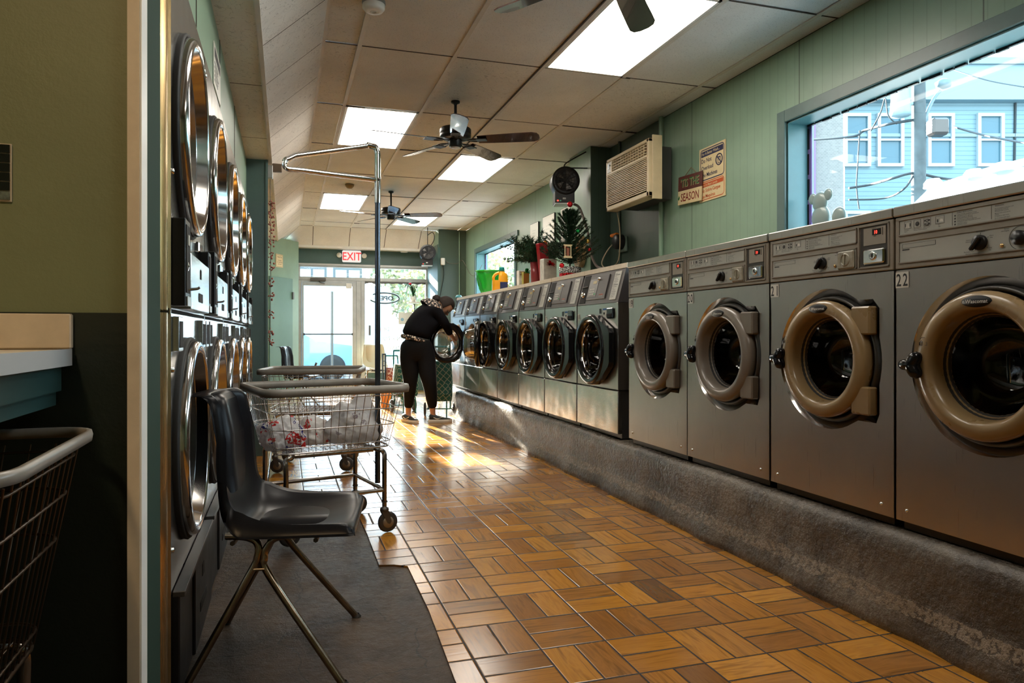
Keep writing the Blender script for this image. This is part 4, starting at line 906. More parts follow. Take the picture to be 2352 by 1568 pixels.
b.obj('glasses', m_blackg, hd)
B().tube(bez([(.093, -.025, -.062), (.099, 0, -.060), (.093, .025, -.062)], 4), .004, 8).obj('lips', mat('lips', (.35, .12, .10), .5), hd)
bm = bmesh.new(); bmesh.ops.create_icosphere(bm, subdivisions=5, radius=1)
for v in bm.verts:
    p = v.co.copy(); n1 = .035*mnoise.noise(Vector((p.x*2, p.y*9, p.z*2))); f = 1+n1
    q = Vector((p.x*.108*f-.010, p.y*.084*f, p.z*.124*f+.008))
    if p.x > .25 and p.z < .55: q *= .80; q.x *= .7                  # hairline above the forehead
    if p.z < -.35: q *= .82
    v.co = q
me = bpy.data.meshes.new('hair'); bm.to_mesh(me); bm.free(); me.polygons.foreach_set('use_smooth', [True]*len(me.polygons)); me.materials.append(m_hair); hr = obj('hair', me, hd)
bm = bmesh.new(); bmesh.ops.create_icosphere(bm, subdivisions=4, radius=1)
for v in bm.verts: v.co = v.co*(.050+.010*mnoise.noise(v.co*4))
me = bpy.data.meshes.new('hair_bun'); bm.to_mesh(me); bm.free(); me.polygons.foreach_set('use_smooth', [True]*len(me.polygons)); me.materials.append(m_hair); obj('hair_bun', me, hd, (-.120, .0, -.055))
# clothing
skin('sweatshirt', [((1.47, 8.455, .975), (.205, .18)), ((1.49, 8.46, 1.07), (.215, .18)), ((1.56, 8.49, 1.17), (.215, .185)), ((1.635, 8.52, 1.27), (.195, .175)), ((1.715, 8.54, 1.355), (.12, .125)),
     ((1.725, 8.41, 1.32), .075), ((1.83, 8.40, 1.16), .060), ((1.92, 8.54, 1.04), .046), ((1.725, 8.69, 1.32), .075), ((1.84, 8.78, 1.16), .060), ((1.94, 8.815, 1.055), .046)],
     [(0, 1), (1, 2), (2, 3), (3, 4), (3, 5), (5, 6), (6, 7), (3, 8), (8, 9), (9, 10)], m_cloth, pt, 2)
skin('leggings', [((1.48, 8.45, 1.02), (.19, .165)), ((1.485, 8.44, .90), (.22, .18)), ((1.405, 8.46, .78), .150), ((1.410, 8.43, .64), .118), ((1.405, 8.40, .48), .088), ((1.398, 8.44, .33), .076), ((1.395, 8.49, .155), .052),
     ((1.58, 8.42, .78), .150), ((1.595, 8.37, .64), .125), ((1.615, 8.30, .48), .094), ((1.642, 8.33, .33), .080), ((1.662, 8.355, .155), .054)],
     [(0, 1), (1, 2), (2, 3), (3, 4), (4, 5), (5, 6), (1, 7), (7, 8), (8, 9), (9, 10), (10, 11)], m_legg, pt, 2)
fl = mk_floral()
b = B(); b.T = Matrix.Translation((1.475, 8.45, .985)) @ Matrix.Rotation(R(14), 4, 'Y')
b.lathe([(.170, -.024), (.181, -.008), (.181, .010), (.172, .024)], (0, 0, 0), 'z', 40); b.obj('hem_band', fl, pt)
b = B(); b.T = Matrix.Translation((1.690, 8.53, 1.335)) @ Matrix.Rotation(R(50), 4, 'Y')
b.lathe([(.178, -.03), (.172, -.0), (.148, .05), (.10, .09), (.065, .11)], (0, 0, 0), 'z', 40); b.obj('yoke_print', fl, pt)
m_shoe = mat('dark_mesh_trainer', (.02, .022, .02), .7, var=.6, vs=60); m_sole = mat('white_sole', (.70, .66, .58), .6)
for (x, y, a) in ((1.40, 8.44, -62), (1.735, 8.345, -5)):
    T = Matrix.Translation((x, y, 0)) @ Matrix.Rotation(R(a), 4, 'Z')
    b = B(); b.T = T
    secs = [(-.115, .030, .030, .085), (-.10, .038, .028, .10), (-.06, .041, .026, .095), (-.01, .040, .024, .075), (.05, .046, .022, .058), (.10, .045, .022, .05), (.135, .03, .024, .042), (.150, .008, .026, .034)]
    b.loft([[(x_, w*math.cos(q), (z0+z1)/2+(z1-z0)/2*math.sin(q)) for q in [2*PI*i/14 for i in range(14)]] for x_, w, z0, z1 in secs], 0, True)
    sh = b.obj('shoe', m_shoe, pt)
    b = B(); b.T = T; b.loft([[(x_, w, z) for w, z in ((-ww, .0), (-ww-.004, .018), (-ww, .034), (ww, .034), (ww+.004, .018), (ww, .0))] for x_, ww in ((-.125, .018), (-.115, .034), (-.05, .041), (.05, .047), (.11, .044), (.145, .026), (.158, .008))], 0, True, sm=False); b.obj('sole', m_sole, sh)
    b = B(); b.T = T
    for s_ in (-1, 1): b.tube(bez([(-.07, s_*.0435, .062), (-.03, s_*.044, .045), (.0, s_*.0445, .050), (.055, s_*.044, .072)], 4), [.002]+[.005]*6+[.003]*5+[.001], 6)
    b.obj('side_stripe', m_sole, sh)
# ================================================================== SHOPPING TROLLEYS
def mk_quatre(name, c, ln):
    t = NT(name); sp = t.n('SeparateXYZ'); t.l(t.coords(), sp.inputs[0]); M_ = t.math
    u = M_('MULTIPLY', M_('ADD', sp.outputs[0], sp.outputs[1]), 12.5); v = M_('MULTIPLY', sp.outputs[2], 12.5)
    a = M_('ABSOLUTE', M_('SUBTRACT', M_('FRACT', M_('ADD', u, v)), .5)); b_ = M_('ABSOLUTE', M_('SUBTRACT', M_('FRACT', M_('SUBTRACT', u, v)), .5))
    k = M_('LESS_THAN', M_('MINIMUM', a, b_), .07); t.set(col=t.mix(k, c, ln), rough=.8); return t.m
mq = mk_quatre('green_lattice_cloth', (.012, .10, .085), (.30, .33, .26)); m_teala = mat('teal_metal', (.02, .16, .17), .35, .3)
def trolley(label, loc, rz, w, h, z0, mt, cat='shopping trolley'):
    t = thing('shopping_trolley', label, cat, loc, rz)
    b = B(); b.loft([[(x*f, y*g+o_, z) for x, y in rrect(-w/2, w/2, -.12, .12, .03, 4)] for z, f, g, o_ in ((z0, .94, .95, 0), (z0+.03, 1, 1.05, 0), (z0+h*.45, 1.04, 1.2, -.01), (z0+h*.8, .98, 1.05, 0), (z0+h, .92, .9, .01))], 0, True); b.obj('bag', mt, t)
    b = B(); b.loft([[(x*f, y*f-.145, z) for x, y in rrect(-w*.38, w*.38, -.02, .03, .015, 3)] for z, f in ((z0+.09, 1), (z0+h*.42, 1), (z0+h*.46, .95))], 0, True); b.obj('pocket', mt, t)
    b = B()
    for s_ in (-1, 1): b.tube(bez([(s_*w*.42, .10, .085), (s_*w*.42, .14, .5), (s_*w*.40, .16, z0+h), (s_*w*.36, .19, z0+h+.18)], 5), .009, 8)
    b.tube([(-w*.36, .19, z0+h+.18), (w*.36, .19, z0+h+.18)], .012, 8); b.tube([(-w*.5, .10, .085), (w*.5, .10, .085)], .008, 8)
    for s_ in (-1, 1): b.tube(bez([(s_*w*.30, .10, z0-.01), (s_*w*.30, -.12, z0-.01), (s_*w*.30, -.16, z0-.05), (s_*w*.30, -.16, .0)], 4), .009, 8)
    b.obj('frame', m_teala, t)
    for s_ in (-1, 1):
        b = B(); b.lathe([(.02, -.012), (.06, -.014), (.082, -.010), (.085, 0), (.082, .010), (.06, .014), (.02, .012)], (s_*w*.56, .10, .085), 'x', 28); b.lathe([(.001, -.016), (.03, -.016), (.03, .016), (.001, .016)], (s_*w*.56, .10, .085), 'x', 16, 1); b.obj('wheel', [m_rubber, m_teala], t)
    return t
trolley('green lattice-patterned shopping trolley beside the concrete kerb behind the person', (1.86, 8.93, 0), R(-14), .33, .50, .20, mq)
trolley('second teal lattice trolley glimpsed between the legs of the person', (1.53, 9.55, 0), R(10), .28, .42, .22, mq)
plaid = mk_quatre('plaid_cloth', (.22, .06, .045), (.5, .42, .35))
t = trolley('small black-framed shopping trolley with reddish plaid bag near the shop window', (1.62, 11.2, 0), R(5), .26, .24, .28, plaid)
B().box(-.19, -.175, -.02, .02, .0, .74).box(-.15, -.135, -.02, .02, .0, .74).box(-.19, -.135, -.02, .02, .72, .74).box(-.19, -.135, -.02, .02, .55, .56).box(-.19, -.135, -.02, .02, .62, .63).obj('side_frame', m_black, t)
tag(B().box(1.28, 1.42, 10.1, 10.3, 0, .22, 0, .01).obj('detergent_box', mat('orange_carton', (.75, .22, .03), .5)), 'small orange carton on the floor beyond the person, left of the legs', 'box')
tag(B().prism([(-.012, 0), (.012, 0), (.012, .62), (-.012, .62)], -.01, .01).tube([(0, 0, .6), (0, 0, .66)], .016, 10).obj('broom_handle', m_darkmetal, None, (.20, 11.2, .0), (0, R(22), 0)), 'dark stick leaning in front of the glass entrance door', 'stick')
# ================================================================== CEILING FANS
m_blade = mat('dark_fan_blade', (.045, .022, .018), .16, var=.15, coat=.5)
def fan(label, loc, rod, angs, Rb=.66):
    t = thing('ceiling_fan', label, 'ceiling fan', loc, 0, 'ceiling fans')
    B().lathe([(.001, 0), (.035, 0), (.034, -.012), (.014, -.022), (.012, -.03)], (0, 0, 0), 'z', 20).lathe([(.0115, -.02), (.0115, -rod)], (0, 0, 0), 'z', 14).obj('downrod', m_black, t)
    z = -rod
    b = B(); b.lathe([(.012, z+.01), (.05, z), (.115, z-.012), (.122, z-.02), (.122, z-.055), (.118, z-.06), (.122, z-.064), (.120, z-.085), (.09, z-.098), (.05, z-.100)], (0, 0, 0), 'z', 40); b.obj('motor_housing', m_black, t)
    b = B(); b.lathe([(.05, z-.10), (.05, z-.150), (.042, z-.158), (.001, z-.16)], (0, 0, 0), 'z', 28); b.lathe([(.038, z-.160), (.036, z-.164), (.001, z-.165)], (0, 0, 0), 'z', 20, 1); b.obj('switch_housing', [m_black, m_sticker], t)
    for a in angs:
        M_ = Matrix.Translation((0, 0, z-.105)) @ Matrix.Rotation(R(a), 4, 'Z')
        b = B(); b.T = M_; b.box(.04, .19, -.012, .012, -.006, 0, 0, .002); b.tube(bez([(.10, -.01, -.004), (.15, -.035, -.004), (.21, -.035, -.006)], 4), .005, 6); b.tube(bez([(.10, .01, -.004), (.15, .035, -.004), (.21, .035, -.006)], 4), .005, 6); b.box(.17, .25, -.045, .045, -.010, -.004, 0, .002)
        br = b.obj('blade_bracket', m_black, t)
        b = B(); b.T = M_ @ Matrix.Rotation(R(-15), 4, 'X'); ol = [(.18, -.050), (.30, -.057), (.50, -.063), (Rb-.05, -.064), (Rb-.015, -.050), (Rb, -.02), (Rb, .02), (Rb-.015, .050), (Rb-.05, .064), (.50, .063), (.30, .057), (.18, .050)]
        b.prism(ol, -.003, .003, 'xy'); b.obj('blade', m_blade, t)
    return t
a0 = math.degrees(math.atan2(-.974, -.226))
fan('black five-bladed ceiling fan, nearer of the two hanging complete in view', (1.26, 5.43, CZ), .20, [a0+3+72*k for k in range(5)])
fan('black ceiling fan farther off, near the end of the hall', (1.278, 9.126, CZ), .20, [a0+8+72*k for k in range(5)])
fan('ceiling fan above the camera with only blade tips in view', (1.29, 2.67, CZ), .20, [90+33+72*k for k in range(5)], .63)
# detectors
t = thing('smoke_detector', 'round white smoke detector on the ceiling at the top edge', 'smoke detector', (.457, 3.93, CZ))
B().lathe([(.001, 0), (.062, 0), (.064, -.012), (.058, -.018), (.058, -.03)], (0, 0, 0), 'z', 32).obj('base', mat('grey_detector_base', (.22, .22, .21), .5), t)
B().lathe([(.060, -.018), (.060, -.038), (.050, -.052), (.018, -.058), (.016, -.055), (.001, -.055)], (0, 0, 0), 'z', 32).lathe([(.02, -.0575), (.017, -.060), (.014, -.0575)], (0, 0, 0), 'z', 24).obj('cover', m_white, t)
t = thing('ceiling_detector', 'small brown domed detector on the ceiling beside a far light panel', 'smoke detector', (.74, 8.85, CZ))
B().lathe([(.001, 0), (.055, 0), (.05, -.02), (.03, -.045), (.001, -.05)], (0, 0, 0), 'z', 24).obj('dome', mat('brown_detector', (.30, .20, .09), .5), t)
# ================================================================== RIGHT WALL THINGS
# air conditioner
ac = thing('air_conditioner', 'beige window-style air conditioner mounted high on the shaded green wall', 'air conditioner', (2.70, 5.765, 2.125), RZR)
w, h = .775, .455
b = B(); b.box(.03, w-.17, .10, .30, .02, h-.01, 0); b.obj('case', m_darkmetal, ac)
b = B()
for q in ((0, w, 0, .04), (0, w, h-.03, h), (0, .03, 0, h), (w-.035, w, 0, h)): b.box(q[0], q[1], 0, .10, q[2], q[3], 0, .006)
b.box(.02, w-.02, .03, .09, .02, h-.02, 1); b.box(.60, w, -.0, .10, 0, h, 0) if False else None
b.box(.015, w-.02, -.004, .02, h-.145, h-.128, 0); b.box(.10, .125, -.004, .02, h-.13, h-.03, 0)
b.obj('front_frame', [m_beige, m_dim], ac)
for k in range(19): B().box(.03, w-.036, -.002, .014, .05+k*.0147, .0565+k*.0147, 0).obj('grille_slat', m_beige, ac)
b = B()
for k in range(4): b.box(.13, w-.03, .0, .02, h-.115+k*.023, h-.110+k*.023)
for k in range(13): b.box(.15+k*.045, .153+k*.045, -.002, .02, h-.125, h-.035)
b.obj('louvre', m_beige, ac)
b = B(); b.box(.03, .10, -.003, .02, h-.125, h-.035, 0); b.box(.04, .075, -.005, -.002, h-.095, h-.05, 1); b.lathe([(.008, -.006), (.001, -.008)], (.088, 0, h-.065), 'y', 12, 2); b.obj('control_window', [m_label, mat('pale_blue_sheet', (.3, .4, .5), .3), m_black], ac)
b = B(); b.box(w-.002, w+.012, .03, .115, -.02, h+.025, 0, .003); b.obj('side_filler', m_beige, ac)
tag(B().tube([(2.985, 5.30, .36), (2.985, 5.30, CZ)], .020, 12).obj('wall_pipe', mk_wall('pipe_paint', SAGE, False, .3)), 'vertical green-painted pipe between the air conditioner and the wall sign', 'pipe')
tag(B().tube([(2.995, 6.1, .36), (2.995, 6.1, CZ)], .012, 10).obj('wall_conduit', m_dark), 'thin dark conduit on the wall behind the air conditioner', 'pipe')
# laundry sign and seasonal plaque
m_signc = mat('cream_sign', (.66, .53, .30), .45, var=.06); m_navy = mat('navy_ink', (.015, .018, .07), .5); m_rust = mat('rust_ink', (.50, .08, .015), .5)
def frame_line(b, x0, x1, z0, z1, r, th, y, m):
    o = rrect(x0, x1, z0, z1, r, 4); i = rrect(x0+th, x1-th, z0+th, z1-th, max(.002, r-th), 4); n = len(o)
    b.add([(p, y, q) for p, q in o+i], [(k, (k+1) % n, n+(k+1) % n, n+k) for k in range(n)], m)
b = B(); b.box(0, .34, -.004, 0, 0, .405, 0); y = -.0052
frame_line(b, .014, .326, .158, .393, .03, .007, y, 1); frame_line(b, .014, .326, .012, .150, .03, .006, y, 2)
b.prism(rrect(.028, .312, .338, .378, .008), y-.0005, -.004, 'xz', 1); b.text('For A Better Wash...', .030, .035, .349, y-.001, 0, sx=.92)
b.text('Do Not', .044, .028, .292, y, 1, sx=.95); b.text('Overload', .044, .028, .238, y, 1, sx=.95); b.text('The Machines', .044, .028, .184, y, 1, sx=.86)
b.tube([(.262+.040*math.cos(a), y, .278+.040*math.sin(a)) for a in [2*PI*i/28 for i in range(28)]], .004, 6, 1, closed=True); b.tube([(.234, y-.001, .306), (.290, y-.001, .250)], .004, 6, 1)
b.box(.245, .279, y-.001, y, .25, .254, 1); b.box(.245, .249, y-.001, y, .25, .298, 1); b.box(.275, .279, y-.001, y, .25, .298, 1); b.box(.245, .279, y-.001, y, .290, .299, 1)
b.prism(rrect(.028, .312, .108, .138, .008), y-.0005, -.004, 'xz', 2); b.text('Para Un Mejor Lavado', .023, .036, .115, y-.001, 0, sx=.98)
b.text('No Sobre Cargue', .036, .030, .070, y, 2, sx=.95); b.text('Las Maquinas', .036, .030, .028, y, 2, sx=.95)
tag(b.obj('laundry_sign', [m_signc, m_navy, m_rust], None, (3.018, 4.768, 2.045), (0, 0, RZR)), 'cream sign asking not to overload the machines, navy and rust lettering', 'sign')
pq = thing('holiday_plaque', 'brown and cream hanging wooden plaque lettered TIS THE SEASON', 'plaque', (3.005, 5.050, 2.075), RZR)
pq.rotation_euler = (0, R(3), RZR)
b = B(); b.box(0, .335, -.012, 0, .108, .222, 0, .002); b.box(0, .335, -.012, 0, 0, .108, 1, .002); 
b.text("'TIS THE", .088, .171, .133, -.0125, 1, 'C', .84); b.text("'TIS THE", .088, .168, .136, -.0135, 2, 'C', .84); b.text('SEASON', .088, .176, .024, -.0130, 3, 'C', .82)
b.add([(.004, -.013, .05), (.02, -.013, .075), (.03, -.013, .055), (.018, -.013, .035)], [(0, 1, 2, 3)], 2)
b.obj('board', [mat('dark_red_wood', (.10, .028, .022), .5, var=.3, vs=20), m_signc, mat('green_lettering', (.008, .13, .035), .4), mat('dark_red_lettering', (.20, .012, .008), .4)], pq)
B().tube([(.08, -.005, .218), (.172, -.003, .275), (.26, -.005, .218)], .0028, 6).obj('twine', mat('twine', (.25, .17, .09), .8), pq)
# picture frames
for y, z0, z1, wd, lab in ((8.69, 2.18, 2.45, .31, 'smallest white framed notice, farthest along the wall above the plants'), (8.22, 2.12, 2.47, .40, 'middle white framed picture behind the green branches'), (7.62, 2.02, 2.47, .31, 'tallest white framed poster, beside the wall column behind the Christmas tree')):
    t = thing('picture_frame', lab, 'picture frame', (3.018, y, z0), RZR, 'white framed notices above the washers')
    b = B(); hh = z1-z0; b.box(0, wd, -.018, 0, 0, hh, 0); b.obj('frame', m_black, t)
    b = B(); b.box(.008, wd-.006, -.0195, -.017, .006, hh-.006, 0)
    for k in range(3): b.box(wd*.3, wd*(.5+.1*k), -.0202, -.019, hh*(.4+.12*k), hh*(.4+.12*k)+.004, 1)
    b.obj('sheet', [mat('white_paper', (.72, .70, .64), .35), m_label], t)
# heater fans on brackets
def heater(label, loc, rz, bracket):
    t = thing('fan_heater', label, 'fan heater', loc, rz)
    b = B(); b.lathe([(.001, -.085), (.10, -.09), (.128, -.10), (.135, -.09), (.137, .10), (.125, .12), (.001, .125)], (0, 0, 0), 'y', 36); b.obj('drum', m_black, t)
    b = B()
    for r in (.03, .055, .08, .105): b.tube([(r*math.cos(a), -.105, r*math.sin(a)) for a in [2*PI*i/24 for i in range(24)]], .0018, 5, closed=True)
    for k in range(8): a = PI*k/8; b.tube([(.12*math.cos(a), -.103, .12*math.sin(a)), (-.12*math.cos(a), -.103, -.12*math.sin(a))], .0018, 5)
    b.obj('guard', m_black, t)
    b = B()
    for k in range(5):
        a = 2*PI*k/5; b.add([(.02*math.cos(a), -.094, .02*math.sin(a)), (.09*math.cos(a-.3), -.090, .09*math.sin(a-.3)), (.095*math.cos(a+.3), -.097, .095*math.sin(a+.3))], [(0, 1, 2)])
    b.obj('propeller', m_darkmetal, t)
    b = B(); b.box(-.105, .085, -.085, .10, -.215, -.10, 0, .006); b.box(-.10, .08, -.08, .09, -.222, -.214, 2); b.obj('control_box', [m_black, m_dim, m_alu], t)
    b = B(); b.box(-.085, -.07, -.088, -.084, -.20, -.188, 0); b.box(-.06, -.045, -.088, -.084, -.20, -.188, 1); b.box(-.03, .0, -.088, -.084, -.18, -.165, 2); b.obj('indicator', [m_red, mat('green_lamp', (.02, .35, .2), .3), m_label], t)
    for i, p in enumerate(bracket): B().tube(p, .0065, 6).obj('bracket', m_black, t)
    return t
heater('black round fan heater hanging from a bracket by the column, above the Christmas tree', (2.585, 6.46, 2.52), R(-14), [bez([(0, 0, .13), (.0, 0, .17), (.05, 0, .21), (.21, 0, .30)], 4), [(.03, 0, .14), (.24, 0, .14)], [(.235, 0, .14), (.235, 0, .32)]])
heater('black round fan heater high in the far right corner by the shop window', (2.30, 12.0, 2.42), R(-8), [[(0, 0, .13), (0, 0, .434)], bez([(0, 0, .30), (.08, .05, .36), (.12, .06, .30), (.10, .03, .20), (.05, .0, .12)], 4)])
B_ = lambda pts, r, name, m, lab: tag(B().tube(bez(pts, 8), r, 7).obj(name, m), lab, 'cable')
m_cable = mat('grey_cable', (.16, .13, .11), .5); m_cordw = mat('beige_cord', (.42, .34, .22), .5)
B_([(2.68, 6.45, 2.31), (2.72, 6.40, 2.26), (2.76, 6.32, 2.05), (2.78, 6.28, 1.87), (2.80, 6.27, 1.76), (2.82, 6.2, 1.68), (2.85, 6.1, 1.66)], .013, 'heater_cable', m_cable, 'thick grey cable hanging from the nearer fan heater')
B_([(2.80, 5.75, 2.13), (2.84, 5.78, 2.0), (2.88, 5.86, 1.82), (2.90, 5.95, 1.70), (2.88, 6.12, 1.66), (2.86, 6.20, 1.72), (2.90, 6.15, 1.84), (2.96, 6.02, 1.95)], .006, 'power_cord', m_cordw, 'thin beige cord looping down from the air conditioner')
t = thing('wall_outlet_box', 'white outlet box with black adapter and orange plug on the dark wall', 'outlet', (3.006, 6.02, 1.90), RZR)
B().box(-.07, .07, -.03, 0, -.09, .05, 0, .006).obj('outlet_plate', mat('pale_green_box', (.20, .27, .23), .4), t); B().lathe([(.001, -.10), (.065, -.10), (.07, -.09), (.07, -.03)], (.01, 0, .0), 'y', 24).obj('adapter', m_black, t); B().box(-.11, .02, -.10, -.06, .055, .085, 0, .01).obj('plug', mat('orange_plug', (.85, .22, .01), .4), t)
t = thing('cord_bundle', 'tan coiled cord and mitt bundle hung on the column by the fan heater', 'cord bundle', (2.79, 6.50, 1.86), RZR)
b = B(); b.lathe([(.001, -.03), (.06, -.04), (.09, -.03), (.095, .0), (.06, .0)], (0, 0, 0), 'y', 24, rz=1.7); b.obj('mitt', mat('tan_leather', (.45, .30, .15), .7, var=.3, vs=14), t)
b = B(); b.box(-.07, .07, -.055, -.02, -.02, .05, 0, .012); b.obj('orange_band', mat('orange_leather', (.50, .15, .03), .6), t)
for k in range(3): B().tube([(.0+(.07+.012*k)*math.cos(a), -.045-.006*k, .0+(.14+.01*k)*math.sin(a)) for a in [2*PI*i/24 for i in range(24)]], .005, 6, closed=True).obj('cord_loop', m_cordw, t)
# ================================================================== ON TOP OF THE WASHERS
ZT = PB+H1+.0185
def on(x, y): return (x, y, ZT)
t = thing('green_bag', 'bright green crinkled plastic bag standing on the far washers', 'bag', on(2.36, 8.38))
bm = bmesh.new(); bmesh.ops.create_icosphere(bm, subdivisions=4, radius=1)
for v in bm.verts:
    p = v.co.copy(); a = math.atan2(p.y, p.x); f = 1+.05*math.sin(a*9+p.z*3)+.04*math.sin(a*17); z = max(-.8, min(.82, p.z*1.1)); rr_ = (1-abs(z)**5*.3)*(.75+.28*z)
    h_ = math.hypot(p.x, p.y) or 1; k = rr_ if h_ > .35 else rr_*h_/.35
    v.co = Vector((p.x/h_*.175*k*f, p.y/h_*.165*k*f, (z+.8)*.175))
me = bpy.data.meshes.new('bag_body'); bm.to_mesh(me); bm.free(); me.polygons.foreach_set('use_smooth', [True]*len(me.polygons)); me.materials.append(mat('green_plastic_film', (.015, .42, .035), .25, coat=.3)); obj('bag_body', me, t)
B().lathe([(.155, .262), (.170, .275), (.172, .290), (.15, .285)], (0, 0, 0), 'z', 28).obj('bag_rim', mat('green_plastic_film', (.015, .42, .035)), t)
t = thing('detergent_bottle', 'orange-yellow detergent bottle with teal cap on the far washers', 'bottle', on(2.30, 7.70), R(-10))
m_or = mat('orange_yellow_plastic', (.90, .40, .01), .3, coat=.3)
b = B(); rg = lambda w, d, z, ox=0: [(x+ox, y, z) for x, y in rrect(-w, w, -d, d, min(w, d)*.7, 5)]
b.loft([rg(.085, .045, 0), rg(.09, .05, .01), rg(.09, .05, .09), rg(.088, .048, .125, .0)], 0, True)
b.loft([rg(.052, .048, .122, .036), rg(.050, .046, .17, .036), rg(.044, .040, .20, .032), rg(.026, .026, .222, .022), rg(.022, .022, .232, .02)], 0, True)
b.tube(bez([(-.07, 0, .115), (-.074, 0, .155), (-.055, 0, .19), (-.01, 0, .212)], 5), .016, 10); b.obj('bottle_body', m_or, t)
B().lathe([(.001, .275), (.028, .275), (.031, .268), (.031, .232), (.024, .228)], (.02, 0, 0), 'z', 24).obj('cap', mat('teal_cap', (.01, .28, .27), .35), t)
B().box(-.005, .08, -.053, -.049, .02, .105, 0, .001).obj('bottle_label', mat('dark_blue_label', (.02, .03, .12), .4), t)
m_gift = mat('white_gift_paper', (.70, .66, .60), .4, var=.2, vs=18); m_gift2 = mat('red_gift_paper', (.45, .02, .03), .35); m_gold = mat('gold_foil', (.75, .50, .12), .25, .8); m_gr = mat('green_foil', (.01, .35, .08), .2, .6); m_rf = mat('red_foil', (.6, .01, .02), .2, .5)
def bow(b, x, y, z, r, m, seed=0):
    q = random.Random(seed)
    for k in range(12):
        a = q.random()*6.28; e = (q.random()-.3)*1.6; c = Vector((math.cos(a)*math.cos(e), math.sin(a)*math.cos(e), math.sin(e))); p = Vector((x, y, z)); s_ = c.cross(Vector((0, 0, 1))).normalized()*r*.25
        b.add([p-s_, p+c*r*.6-s_*1.4+Vector((0, 0, r*.2)), p+c*r+Vector((0, 0, 0)), p+c*r*.6+s_*1.4+Vector((0, 0, r*.2)), p+s_], [(0, 1, 2, 3, 4)], m)
for x, y, w, h, m, lab, bm_ in ((2.42, 7.28, .05, .20, m_gift, 'narrow white wrapped gift with a pale gold bow, beside the detergent bottle', m_gold), (2.36, 6.98, .035, .16, m_gold, 'slim gold wrapped gift with a green foil bow', m_gr), (2.40, 6.42, .07, .24, m_gift, 'white wrapped gift bag with reddish figures, left of the tree pot', m_rf)):
    t = thing('wrapped_gift', lab, 'gift', on(x, y), R(8)); B().box(-w, w, -w*.6, w*.6, 0, h, 0, .003).obj('gift_box', m, t); b = B(); bow(b, 0, -w*.7, h*.75 if m is not m_gold else h, .05, 0, int(x*100)); b.obj('bow', bm_, t)
t = thing('gift_bag', 'tall red glossy gift box tilted among the branches', 'gift', on(2.45, 6.62)); o = B().box(-.05, .05, -.03, .03, 0, .42, 0, .004).obj('gift_box', m_gift2, t); t.rotation_euler = (0, R(-7), R(10))
def leafy(t, n, z0, R_, H, m, spread=1.0, seed=1, needle=.02, core=.0):
    q = random.Random(seed); b = B(); st = B()
    for k in range(n):
        a = q.random()*6.283; u = q.random(); tilt = (.25+.95*q.random())*spread
        L_ = H*(.45+.55*q.random()); d = Vector((math.cos(a)*math.sin(tilt)*R_/H*1.2, math.sin(a)*math.sin(tilt)*R_/H*1.2, math.cos(tilt))); base = Vector((0, 0, z0)); end = base+d*L_; mid = base+d*L_*.5+Vector((0, 0, .02))
        P = bez([base, mid, end+Vector((0, 0, -.02*q.random()))], 7); st.tube(P, .0022, 4)
        for i, p in enumerate(P[3:]):
            for j in range(10):
                c = Vector((q.gauss(0, 1), q.gauss(0, 1), q.gauss(.2, .8))).normalized(); s_ = c.cross(Vector((q.random(), q.random(), q.random()))).normalized()*needle*.12; L2 = needle*(.8+.9*q.random())
                b.add([p-s_, p+c*L2, p+s_], [(0, 1, 2)])
    b.obj('foliage', m, t); st.obj('stems', mat('twig_brown', (.05, .03, .018), .7), t)
m_fir = mat('fir_green', (.012, .045, .018), .6, var=.5, vs=20, spec=.25)
t = thing('evergreen_bouquet', 'spray of dark evergreen branches in a red pot on the washers', 'plant pot', on(2.42, 6.82))
B().lathe([(.001, 0), (.052, 0), (.062, .25), (.058, .25), (.05, .23)], (0, 0, 0), 'z', 28).obj('pot', mat('dark_red_pot', (.28, .03, .035), .3), t); leafy(t, 95, .24, .36, .36, m_fir, 1.25, 3, .032)
b = B(); bow(b, .05, -.12, .40, .06, 0, 5); b.obj('gold_ribbon', m_gold, t)
# christmas tree
t = thing('christmas_tree', 'small artificial Christmas tree with ornaments in a silver and red tinsel pot', 'Christmas tree', on(2.46, 6.02))
def mk_tinsel(n, c):
    t_ = NT(n); v = t_.coords(); k = t_.n('TexVoronoi'); k.inputs['Scale'].default_value = 90; t_.l(v, k.inputs['Vector']); t_.set(col=t_.mix(t_.math('GREATER_THAN', k.outputs['Distance'], .45), c, tuple(x*.3 for x in c)), metal=.9, rough=.25); t_.bump(k.outputs['Distance'], 1, .01); return t_.m
b = B(); b.lathe([(.001, 0), (.088, 0), (.092, .03)], (0, 0, 0), 'z', 32, 0); b.lathe([(.092, .03), (.097, .05), (.097, .07)], (0, 0, 0), 'z', 32, 1); b.lathe([(.097, .07), (.104, .10), (.102, .125), (.09, .13)], (0, 0, 0), 'z', 32, 0); b.obj('tinsel_pot', [mk_tinsel('silver_tinsel', (.75, .75, .75)), mk_tinsel('red_tinsel', (.7, .01, .02))], t)
q = random.Random(11); b = B(); st = B(); st.tube([(0, 0, .10), (0, 0, .66)], .008, 6)
for k in range(120):
    f = (k/119)**1.15; z = .16+.46*f; a = k*2.4; L_ = (.235*(1-f)**.8+.03)*q.uniform(.75, 1.1); up = .45+.6*f; tip = Vector((math.cos(a)*L_, math.sin(a)*L_, z+L_*up)); P = bez([Vector((0, 0, z)), Vector((math.cos(a)*L_*.5, math.sin(a)*L_*.5, z+L_*up*.35)), tip], 8); st.tube(P, .0025, 4)
    for p in P[1:]:
        for j in range(20):
            c = Vector((q.gauss(0, 1), q.gauss(0, 1), q.gauss(0, 1))).normalized(); s_ = c.orthogonal().normalized()*.0022; b.add([p-s_, p+c*.020+(tip-P[0]).normalized()*.01, p+s_], [(0, 1, 2)])
